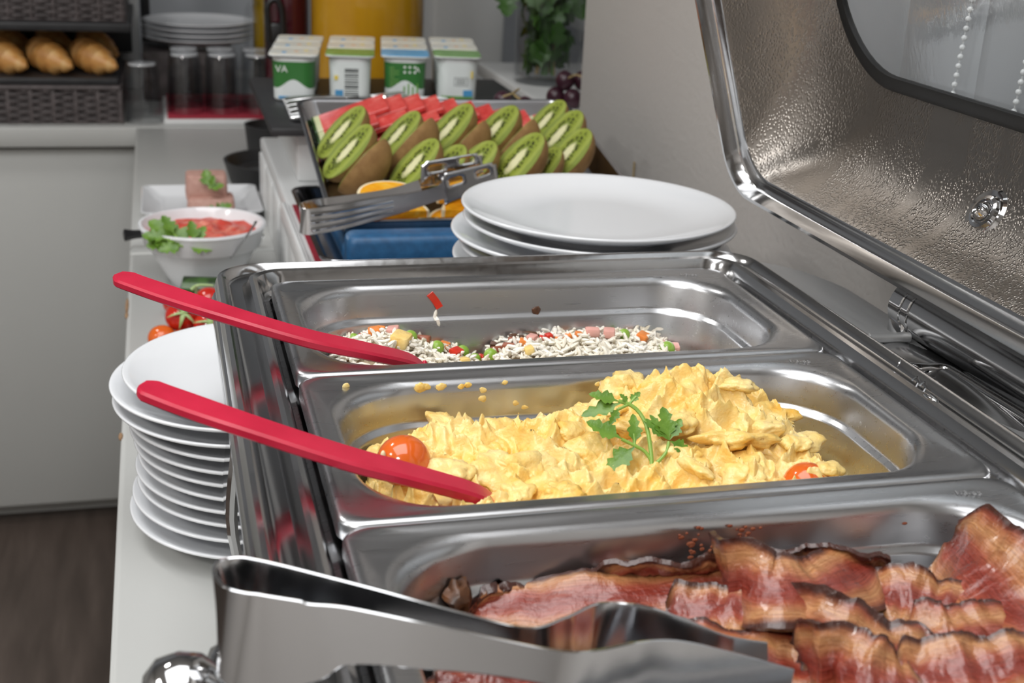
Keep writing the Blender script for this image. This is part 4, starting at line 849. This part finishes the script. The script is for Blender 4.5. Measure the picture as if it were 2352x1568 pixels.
# ================================================================== SLAB WITH CUTLERY AND YOGURTS
SZ = -.045
mb = MB(); mb.rbox(.10, .44, 1.33, 1.61, RZ, SZ-.011, .003); tag(wlink('slab_support', mb, M['white_paint']), 'white block under the black slate slab', 'block')
p = pz(592, 202, SZ); mb = MB(); mb.rbox(p.x-.006, .448, 1.30, 1.70, SZ-.011, SZ, .002); tag(wlink('slate_slab', mb, M['black']), 'black slate slab carrying yogurts and cutlery', 'slab')
def cutlery(k, a, L_, kind, lab):
    d = Vector((1, 0, .075 if kind == 'dinner_fork' else 0)).normalized(); t = thing(kind, lab, 'cutlery', a, 'cutlery laid behind the watermelon')
    mb = MB(); mb.tube([a+d*(L_*.62*q)+Vector((0, 0, .003*sin(pi*q))) for q in [i/14 for i in range(15)]], [.0042, .0060, .0064]+[.0064-.00035*i for i in range(12)], 12, flat=.75); wlink('handle', mb, M['chrome'], t)
    e = a+d*(L_*.6); mb = MB()
    if kind == 'dinner_fork':
        strip(mb, [e, e+d*.01, e+d*.035], Vector((0, 1, 0)), lambda i: (.005, .012, .013)[i], .0018, .5)
        for q in range(4): mb.tube([e+d*.034+Vector((0, (q-1.5)*.0034, 0)), e+d*.08+Vector((0, (q-1.5)*.0034, .002))], .0013, 6)
        wlink('tines', mb, M['chrome'], t)
    else:
        mb.grid(10, 8, lambda u, v: e+d*(.06*u)+Vector((0, (v-.5)*.025*math.sqrt(max(.03, 1-(2*u-1)**2*.97)), -.002+.004*((v-.5)**2*4+(2*u-1)**2)))); wlink('spoon_bowl', mb, M['chrome'], t)
for k in range(9):
    yy = 1.469-.0162*k; a = Vector((py(650+2*k, 250, yy).x, yy, SZ+.0050))
    cutlery(k, a, .14, 'dinner_fork' if k % 2 else 'dessert_spoon', 'silver fork with its handle outward behind the watermelon' if k % 2 else 'silver spoon with its handle outward behind the watermelon')
p = py(940, 224, 1.458); mb = MB(); X, Y = p.x+.022, 1.458
mb.loft([rrect(X-.035, X+.035, Y-.02, Y+.02, r, d, SZ+z, 6) for d, z, r in ((.006, 0, .012), (.0, .008, .014), (.001, .0095, .014), (.003, .008, .012), (.008, .003, .01))], True, True); tag(wlink('spoon_rest', mb, M['china']), 'small white china dish before the yogurts', 'dish')
p = Vector((X-.010, Y, SZ+.0056)); mb = MB(); mb.ball(p, (.012, .007, .0025), 14, 8); tag(wlink('small_spoon', mb, M['chrome']), 'shiny spoon end lying in the small white dish', 'spoon')
# yogurt cups
CW, CH = .032, .066
def cup(name, x, y, lidm, sleeve, lab, style=None, rz=0.0):
    t = thing(name, lab, 'yogurt', (x, y, SZ), 'yogurt cups on the black slab'); t.rotation_euler = (0, 0, rz)
    mb = MB(); mb.loft([rrect(-CW, CW, -CW, CW, r, d, z, 6) for d, z, r in ((.008, 0, .012), (.0055, .002, .014), (.0035, .055, .017), (.0025, .060, .018), (.0, .0605, .012), (-.0015, .062, .01), (-.0015, .064, .01))], True, True); link('cup_body', mb, M['cup_white'], t)
    mb = MB(); mb.loft([rrect(-CW, CW, -CW, CW, r, d, z, 8) for d, z, r in ((.0052, .0035, .0145), (.0048, .0036, .0145), (.0030, .054, .0172), (.0034, .0541, .0172))]); link('sleeve', mb, M[sleeve], t)
    mb = MB(); mb.loft([rrect(-CW, CW, -CW, CW, r, d, z, 6) for d, z, r in ((-.0012, .0628, .010), (-.0016, .0640, .0105), (-.0010, .0648, .010), (.004, .0650, .010))], True, True); l = link('foil_lid', mb, M[lidm], t)
    F = -CW+.0030
    def decal(nm, x0, x1, z0, z1, m, off=.0006):
        mb = MB(); k0 = lambda z: -CW+.0052-.0022*(z-.0035)/.0505-off
        mb.add([(x0, k0(z0), z0), (x1, k0(z0), z0), (x1, k0(z1), z1), (x0, k0(z1), z1), (x0, k0(z0)+.0008, z0), (x1, k0(z0)+.0008, z0), (x1, k0(z1)+.0008, z1), (x0, k0(z1)+.0008, z1)], [(0, 1, 2, 3), (4, 7, 6, 5), (0, 4, 5, 1), (1, 5, 6, 2), (2, 6, 7, 3), (3, 7, 4, 0)])
        return mb, m, nm
    def put(*a):
        mb, m, nm = decal(*a); link(nm, mb, m, t, smooth=False)
    tx = Matrix.Rotation(radians(90), 4, 'X')
    if style == 'va':
        text_mesh('lettering', 'VA', .013, Matrix.Translation((-.024, -CW+.0026, .040)) @ tx, M['print_white'], t); put('blue_band', -.02, .02, .004, .0075, M['print_blue'])
    if style == 'barcode':
        for i, wv in enumerate((1, 2, 1, 1, 3, 1, 2, 1, 1, 2, 1, 3, 1)):
            z = .006+i*.0032; put('barcode_bar', -.007, .012, z, z+.0006*wv+.0006, M['print_dark'])
        put('blue_block', -.020, -.009, .006, .016, M['print_blue']); put('yellow_mark', -.021, -.016, .03, .036, M['print_yellow'])
    if style == 'script':
        for i in range(7): put('printed_line', -.021, -.021+.006+.008*abs(sin(i*2.1)), .046-i*.004, .0475-i*.004, M['foil_green'])
        for i in range(6): put('printed_dot', -.002+.007*(i % 3), .001+.007*(i % 3), .040+.007*(i//3), .043+.007*(i//3), M['print_white'])
        for i in range(4): put('printed_stroke', -.002+.006*i, .0005+.006*i, .010, .022+.004*(i % 2), M['foil_green'])
        text_mesh('lettering', 'A', .010, Matrix.Translation((.014, -CW+.0026, .042)) @ tx, M['print_white'], t)
    if style == 'box':
        for a in ((-.004, .015, .034, .0345), (-.004, .015, .023, .0235), (-.004, -.0035, .023, .0345), (.0145, .015, .023, .0345)): put('printed_frame', *a, M['print_dark'])
        for i in range(3): put('printed_text', -.001, .012, .0255+.0028*i, .0263+.0028*i, M['print_dark'])
        put('blue_patch', .009, .022, .008, .017, M['print_blue']); put('green_band', -.0225, .0225, .0036, .0085, M['foil_green']); put('yellow_mark', .0195, .022, .034, .044, M['print_yellow'])
    if lidm == 'foil_white':
        for i, (mm, x0) in enumerate((('print_blue', -.016), ('print_orange', .0), ('print_yellow', .013))):
            mb = MB(); mb.rbox(x0, x0+.006, -.020+.012*i, -.008+.010*i, .0648, .0653, .0002); link('lid_print', mb, M[mm], t, smooth=False)
    return t
fx = [pz(x, 236, SZ) for x in (683, 812, 938, 1057)]; y1 = fx[3].y+CW
st = [('foil_white', 'sleeve_green', 'va', 'yogurt cup with white lid and green band over a white wave'), ('foil_green', 'sleeve_white', 'barcode', 'white yogurt cup with green lid and a barcode'), ('foil_blue', 'sleeve_green', 'script', 'green yogurt cup with bright blue lid'), ('foil_green', 'sleeve_white', 'box', 'white yogurt cup with green lid and a printed box')]
for k in range(4):
    o_ = fx[k].x; cup('yogurt_cup', o_+.004*0, y1, st[k][0], st[k][1], st[k][3], st[k][2], -.16)
for r_ in (1, 2):
    for k in range(4):
        q_ = pz((655, 790, 905, 1020)[k] if r_ == 1 else (650, 780, 897, 1012)[k], 236, SZ); yy = y1+r_*.0715
        cup('yogurt_cup', fx[k].x+.0115*r_, yy, 'foil_white', 'sleeve_white', 'pale-lidded yogurt cup '+('directly' if r_ == 1 else 'two rows')+' behind the '+('green cup with the white lid', 'cup with the barcode', 'green cup with the blue lid', 'cup with the printed box')[k], None, -.16)
# grapes
def grapes(pts, label, z, r, stem):
    gp = spread([[pz(x, y, z+r+h), r*.985] for x, y, h in pts], z)
    for k, (x, y, h) in enumerate(pts):
        p = gp[k][0]; mb = MB(); mb.ball(p, (r, r, r*1.08), 20, 14); tag(wlink('grape', mb, M['grape']), label, 'grape', label)
    mb = MB(); P = [tuple(pz(x, y, z+h)) for x, y, h in stem]; mb.tube(spline(P, 12), .0015, 6); tag(wlink('grape_stalk', mb, M['twig']), 'twig joining the '+label.split(' ', 1)[1], 'twig')
grapes([(1155, 233, 0), (1205, 246, 0)], 'dark grape lying on the slate slab', SZ, .0135, [(1155, 222, .03), (1178, 214, .036), (1192, 204, .045), (1180, 216, .036), (1205, 236, .03)])
grapes([(1280, 222, 0), (1320, 226, 0), (1300, 190, .022), (1335, 200, .016), (1345, 225, 0)], 'dark grape in the bunch on the window sill', -.072, .0145, [(1305, 180, .045), (1322, 172, .052), (1340, 178, .05)])
# vase of greenery on the sill
vc = pz(1255, 188, -.072); vr = (pz(1330, 188, -.072)-pz(1180, 188, -.072)).length/2
t = thing('glass_vase', 'tall clear glass vase of dark green foliage on the sill', 'vase', vc)
mb = MB(); mb.lathe([(0, 0), (vr*.93, 0), (vr*.96, .003), (vr*1.0, .15), (vr*1.03, .26), (vr*1.0, .26), (vr*.96, .15), (vr*.9, .012), (0, .010)], 40, vc); wlink('glass_body', mb, M['glass'], t)
rnd = random.Random(21)
for k in range(7):
    a = rnd.uniform(0, 6.28); q = vr*.5; mb = MB(); mb.tube([vc+Vector((q*.6*cos(a), q*.6*sin(a), .013)), vc+Vector((-q*.5*cos(a), -q*.5*sin(a), .26)), vc+Vector((-q*1.4*cos(a), -q*1.4*sin(a), .36))], .0035, 8); wlink('flower_stem', mb, M['twig'] if k % 3 == 0 else M['dark_leaf'], t)
for k in range(330):
    a = rnd.uniform(0, 6.28); h = rnd.uniform(.02, .25) if k < 290 else rnd.uniform(.25, .33); q = vr*rnd.uniform(.2, .8) if h < .25 else vr*rnd.uniform(.3, 1.1); b = vc+Vector((q*cos(a), q*sin(a), h)); d = Vector((cos(a)*.4+rnd.gauss(0, .4), sin(a)*.4+rnd.gauss(0, .4), rnd.gauss(.2, .7)))
    ln = rnd.uniform(.04, .06) if h < .25 else rnd.uniform(.06, .10)
    if h < .25:
        e = b+d.normalized()*ln-vc; rr = math.hypot(e.x, e.y)
        if rr > vr*.92 or e.z < .014: continue
    mb = MB(); leaf(mb, b, d, Vector((cos(a), sin(a), .4)), ln, .75, .25, .2); wlink('leaf', mb, M['dark_leaf'], t)
for (x0, y0, x1, y1_) in ((1165, -40, 1165, 38), (1150, -30, 1172, 20), (1320, -40, 1340, 45), (1310, -20, 1335, 30), (1190, -40, 1150, 10)):
    Pn = Vector((-.2, -.9, .3)).normalized(); P = vc+Vector((0, -vr, 0)); a, b = pp(x0, y0, P, Pn), pp(x1, y1_, P, Pn); mb = MB(); leaf(mb, a, b-a, Pn, (b-a).length, .9, .1, .2); wlink('leaf', mb, M['dark_leaf'], t)

# ================================================================== JUICES
def lz(x, Y): return py(x, 60, Y).x
jx = (lz(712, 1.97)+lz(973, 1.97))/2; jr = (lz(973, 1.97)-lz(712, 1.97))/2*.99
t = thing('juice_dispenser', 'large round glass dispenser of orange juice behind the yogurts', 'juice dispenser', (jx, 1.97, ZC))
mb = MB(); mb.lathe([(0, .03), (jr*.97, .03), (jr*.985, .034), (jr*.985, .48), (0, .48)], 56, (jx, 1.97, ZC)); wlink('juice', mb, M['orange_juice'], t)
mb = MB(); mb.lathe([(0, 0), (jr*.9, 0), (jr, .006), (jr, .028), (0, .029)], 48, (jx, 1.97, ZC)); wlink('base', mb, M['black_plastic'], t)
mb = MB(); mb.lathe([(jr*.99, .029), (jr*.995, .05), (jr*.995, .56), (jr*.99, .56)], 56, (jx, 1.97, ZC)); wlink('glass_wall', mb, M['glass'], t)
mb = MB(); mb.lathe([(0, .585), (jr*.3, .585), (jr*.4, .575), (jr*1.01, .57), (jr*1.01, .56), (0, .56)], 48, (jx, 1.97, ZC)); wlink('dispenser_lid', mb, M['black_plastic'], t)
def jug(name, label, x0, x1, Y, fill, m, H, hx=None, hm='glass', zb=ZC):
    cx = (lz(x0, Y)+lz(x1, Y))/2; r = (lz(x1, Y)-lz(x0, Y))/2; t = thing(name, label, 'jug', (cx, Y, zb)); c = (cx, Y, zb)
    mb = MB(); mb.lathe([(0, 0), (r*.9, 0), (r, .01), (r, H*.8), (r*.85, H), (r*.83, H), (r*.97, H*.8), (r*.97, .012), (0, .008)], 40, c); wlink('glass_body', mb, M['glass'], t)
    mb = MB(); mb.lathe([(0, .010), (r*.95, .013), (r*.95, fill), (0, fill)], 40, c); wlink('juice', mb, M[m], t); return t, Vector(c), r
t, c, r = jug('juice_jug', 'glass jug of dark red juice with a black looped handle', 606, 712, 2.06, .262, 'red_juice', .36)
hp = [(618, 95), (616, 50), (614, 20), (620, 4), (630, 0), (640, 4), (647, 25), (649, 55), (650, 95)]; Yh = 2.06-r-.012
mb = MB(); mb.tube(spline([tuple(py(x, y, Yh)) for x, y in hp], 40), .0055, 10); wlink('handle', mb, M['black_plastic'], t)
a = py(632, 110, Yh+.004); b = py(632, 52, Yh+.004); mb = MB(); mb.rbox(a.x-.014, a.x+.014, a.y-.006, a.y+.012, a.z-.02, b.z, .005); wlink('handle_block', mb, M['black_plastic'], t)
t, c, r = jug('juice_jug', 'clear glass jug of yellow juice with a glass handle', 580, 660, 2.56, .215, 'yellow_juice', .33)
mb = MB(); mb.tube(spline([tuple(py(x, y, 2.53)) for x, y in ((597, 8), (580, 6), (570, 20), (568, 60), (568, 110), (576, 130), (594, 128))], 30), .006, 10); wlink('handle', mb, M['glass'], t)

# ================================================================== FAR COUNTER
mb = MB(); mb.rbox(-.060, .165, 2.235, 2.50, ZC, ZC+.012, .003); tag(wlink('serving_tray', mb, M['white_paint']), 'white serving tray under the drinking glasses', 'tray')
mb = MB(); mb.rbox(-.053, .158, 2.240, 2.49, ZC+.012, ZC+.018, .001); tag(wlink('red_tray_liner', mb, M['red_mat']), 'dark red liner on the white serving tray', 'liner')
gl = thing('drinking_glass', 'clear glass tumbler turned upside down on the red tray liner', 'glass', (0, 0, 0), 'glasses by the bread')
mb = MB(); mb.lathe([(.033, 0), (.0345, .0), (.033, .06), (.0295, .112), (.028, .1145), (0, .1145), (0, .106), (.026, .106), (.0285, .07), (.033, 0)], 28); link('glass_wall', mb, M['glass'], gl)
mb = MB(); mb.lathe([(0, .1085), (.0255, .1085), (.0255, .111), (0, .111)], 24); link('glass_base', mb, M['china'], gl)
gl.children[1].data.materials.clear(); gl.children[1].data.materials.append(M['glass'])
spots = [(x, y) for y in (2.285, 2.36) for x in (-.017, .053, .123)]
for k, (x, y) in enumerate(spots):
    o = gl if k == 0 else dup(gl); o.location = (x, y, ZC+.018)
g2 = dup(gl, (-.0965, 2.28, ZC), label='clear glass tumbler standing between the basket and the red tray')
mb = MB(); mb.rbox(-.098, .09, 2.51, 2.70, ZC, ZC+.10, .004); tag(wlink('brown_box', mb, M['wicker']), 'dark brown box under the white plates behind the glasses', 'box')
mb, foot_b = plate_mesh(.118, .0112); pb_ = link('dinner_plate', mb, M['china'], sharp=60)
for k in range(4):
    o = pb_ if k == 0 else dup(pb_); o.location = (.020+.002*(k % 2), 2.62, ZC+.0999+foot_b+k*.0112); tag(o, nth(3-k, 4)+' of the stack behind the glasses', 'plate', 'plates behind the glasses')
# bread baskets on two tiers
def basket(x0, x1, y0, y1, z0, z1, lab):
    t = thing('wicker_basket', lab, 'basket', ((x0+x1)/2, (y0+y1)/2, z0)); mb = MB(); i_ = .006
    mb.loft([rrect(x0+i_, x1-i_, y0+i_, y1-i_, .008, 0, z, 2) for z in (z0, z1)], True, True); wlink('basket_core', mb, M['black'], t)
    mb = MB(); rows = int((z1-z0)/.0065); n = 90
    for r_ in range(rows):
        z = z0+.003+r_*.0065; pts = []
        for k in range(n+1):
            x = x0+.003+(x1-x0-.006)*k/n; pts.append((x, y0+.005+.0028*sin(x*2*pi/.04+pi*(r_ % 2)), z))
        for k in range(1, 26):
            y = y0+.005+(y1-y0-.01)*k/25; pts.append((x1-.005-.0028*sin(y*2*pi/.04+pi*(r_ % 2)), y, z))
        mb.tube(pts, .0030, 5)
    o = wlink('weave', mb, M['wicker'], t); o['kind'] = 'stuff'
    k = 0; x = x0+.012
    while x < x1:
        mb = MB(); mb.rbox(x-.004, x+.004, y0+.001, y0+.006, z0, z1, .002); wlink('stake', mb, M['wicker'], t); x += .04
    mb = MB(); mb.tube([(x0, y0+.003, z1), (x1-.004, y0+.003, z1), (x1-.003, y0+.012, z1), (x1-.003, y1, z1)], .005, 8); wlink('rim', mb, M['wicker'], t); return t
basket(-.95, -.134, 2.250, 2.60, ZC, -.152, 'dark wicker basket under the croissants')
mb = MB(); mb.rbox(-.94, -.139, 2.252, 2.59, -.147, -.134, .003); tag(wlink('slate_board', mb, M['black']), 'black board carrying the croissants', 'board')
mb = MB(); mb.rbox(-.95, -.112, 2.262, 2.62, -.050, -.034, .003); st_ = thing('shelf_tier', 'dark grey shelf board on steel rods above the croissants', 'shelf', (-.5, 2.44, -.134)); wlink('shelf_board', mb, M['black'], st_); mb = MB(); mb.rbox(-.95, -.118, 2.605, 2.62, -.134, -.05, .002); wlink('back_panel', mb, M['black'], st_)
for x in (110, 143, -160):
    p = py(x, 70, 2.588); mb = MB(); mb.tube([(p.x, p.y, -.1345), (p.x, p.y, -.048)], .0045, 10); wlink('steel_rod', mb, M['chrome'], st_)
basket(-.94, -.120, 2.275, 2.60, -.034, .075, 'dark wicker basket on the upper shelf tier')
mb = MB(); mb.rbox(-.0995, -.079, 2.725, 2.78, ZC, .9, .003); tag(wlink('shelf_upright', mb, M['black']), 'black upright post behind the bread shelf', 'post')
mb = MB(); mb.rbox(-.155, -.103, 2.66, 2.70, ZC, .9, .003); tag(wlink('white_upright', mb, M['white_paint']), 'white upright board behind the bread shelf', 'board')
def croissant(cx, cy, ang, s, k):
    n = 96
    pts = []; rad = []; n = 96
    for i in range(n+1):
        u = i/n*2-1; a = u*.75; pts.append(Vector((.062*sin(a)*1.5, .030*(1-cos(a))*1.6, 0))); env = max(0, 1-abs(u)**2.2); seg = abs(u)*3.4+.3; ridge = .56+.44*(1-(seg % 1))**.8; rad.append((.005+.0215*env)*ridge)
    mb = MB(); mb.tube(pts, rad, 16); mb.xf(Matrix.Translation((cx, cy, -.134+.0255*s)) @ Matrix.Rotation(radians(ang), 4, 'Z') @ Matrix.Rotation(radians(9), 4, 'Y') @ Matrix.Scale(s, 4))
    return mb
for k, (x, y, an, s, lab) in enumerate([(-.350, 2.326, -62, 1.18, 'golden croissant lying at the outer end of the black board'), (-.350, 2.498, -64, 1.18, 'croissant behind the front ones on the black board'), (-.270, 2.326, -62, 1.18, 'golden croissant between two others at the board front'), (-.270, 2.498, -64, 1.18, 'croissant at the rear between two others'), (-.190, 2.326, -62, 1.18, 'golden croissant nearest the board corner'), (-.190, 2.498, -64, 1.18, 'croissant behind the corner one'), (-.430, 2.498, -64, 1.18, 'croissant at the rear by the outer board end')]):
    tag(wlink('croissant', croissant(x, y, an, s, k), M['croissant']), lab, 'croissant', 'croissants on the black board')

# ================================================================== BEHIND THE LID
t = thing('window_blind', 'white fabric blind hanging on the wall behind the lid window', 'blind', (WX-.012, .35, .02))
for k in range(7):
    y0 = .0+k*.104; mb = MB(); mb.grid(8, 2, lambda u, v: (WX-.008-.004*sin(pi*u), y0+.106*u, .02+1.2*v)); o = wlink('blind_strip', mb, M['blind'], t); s = o.modifiers.new('thickness', 'SOLIDIFY'); s.thickness = .0008
def chain(x0, y0, x1, y1, X, n, label):
    a, b = pxx(x0, y0, X), pxx(x1, y1, X); mb = MB(); b = Vector((X, a.y, b.z)) if False else b
    step = .0068; n = int((b-a).length/step); dn = (b-a).normalized()
    for i in range(-6, n+1): mb.ball(a+dn*(step*i), .0023, 8, 6)
    mb.tube([a-dn*.05, b], .0006, 5); tag(wlink('bead_chain', mb, M['bead']), label, 'chain')
chain(2233, 0, 2186, 226, WX-.02, 12, 'white bead pull chain hanging before the blind')
chain(2362, 120, 2325, 270, WX-.024, 10, 'second bead chain beside the first one, nearer the dish handle')
mb = MB(); a = pxx(1457, 372, WX-.003); mb.tube([a, a-Vector((0, 0, .03))], .0012, 6); tag(wlink('brown_twig', mb, M['twig']), 'thin brown twig against the wall behind the plates', 'twig')
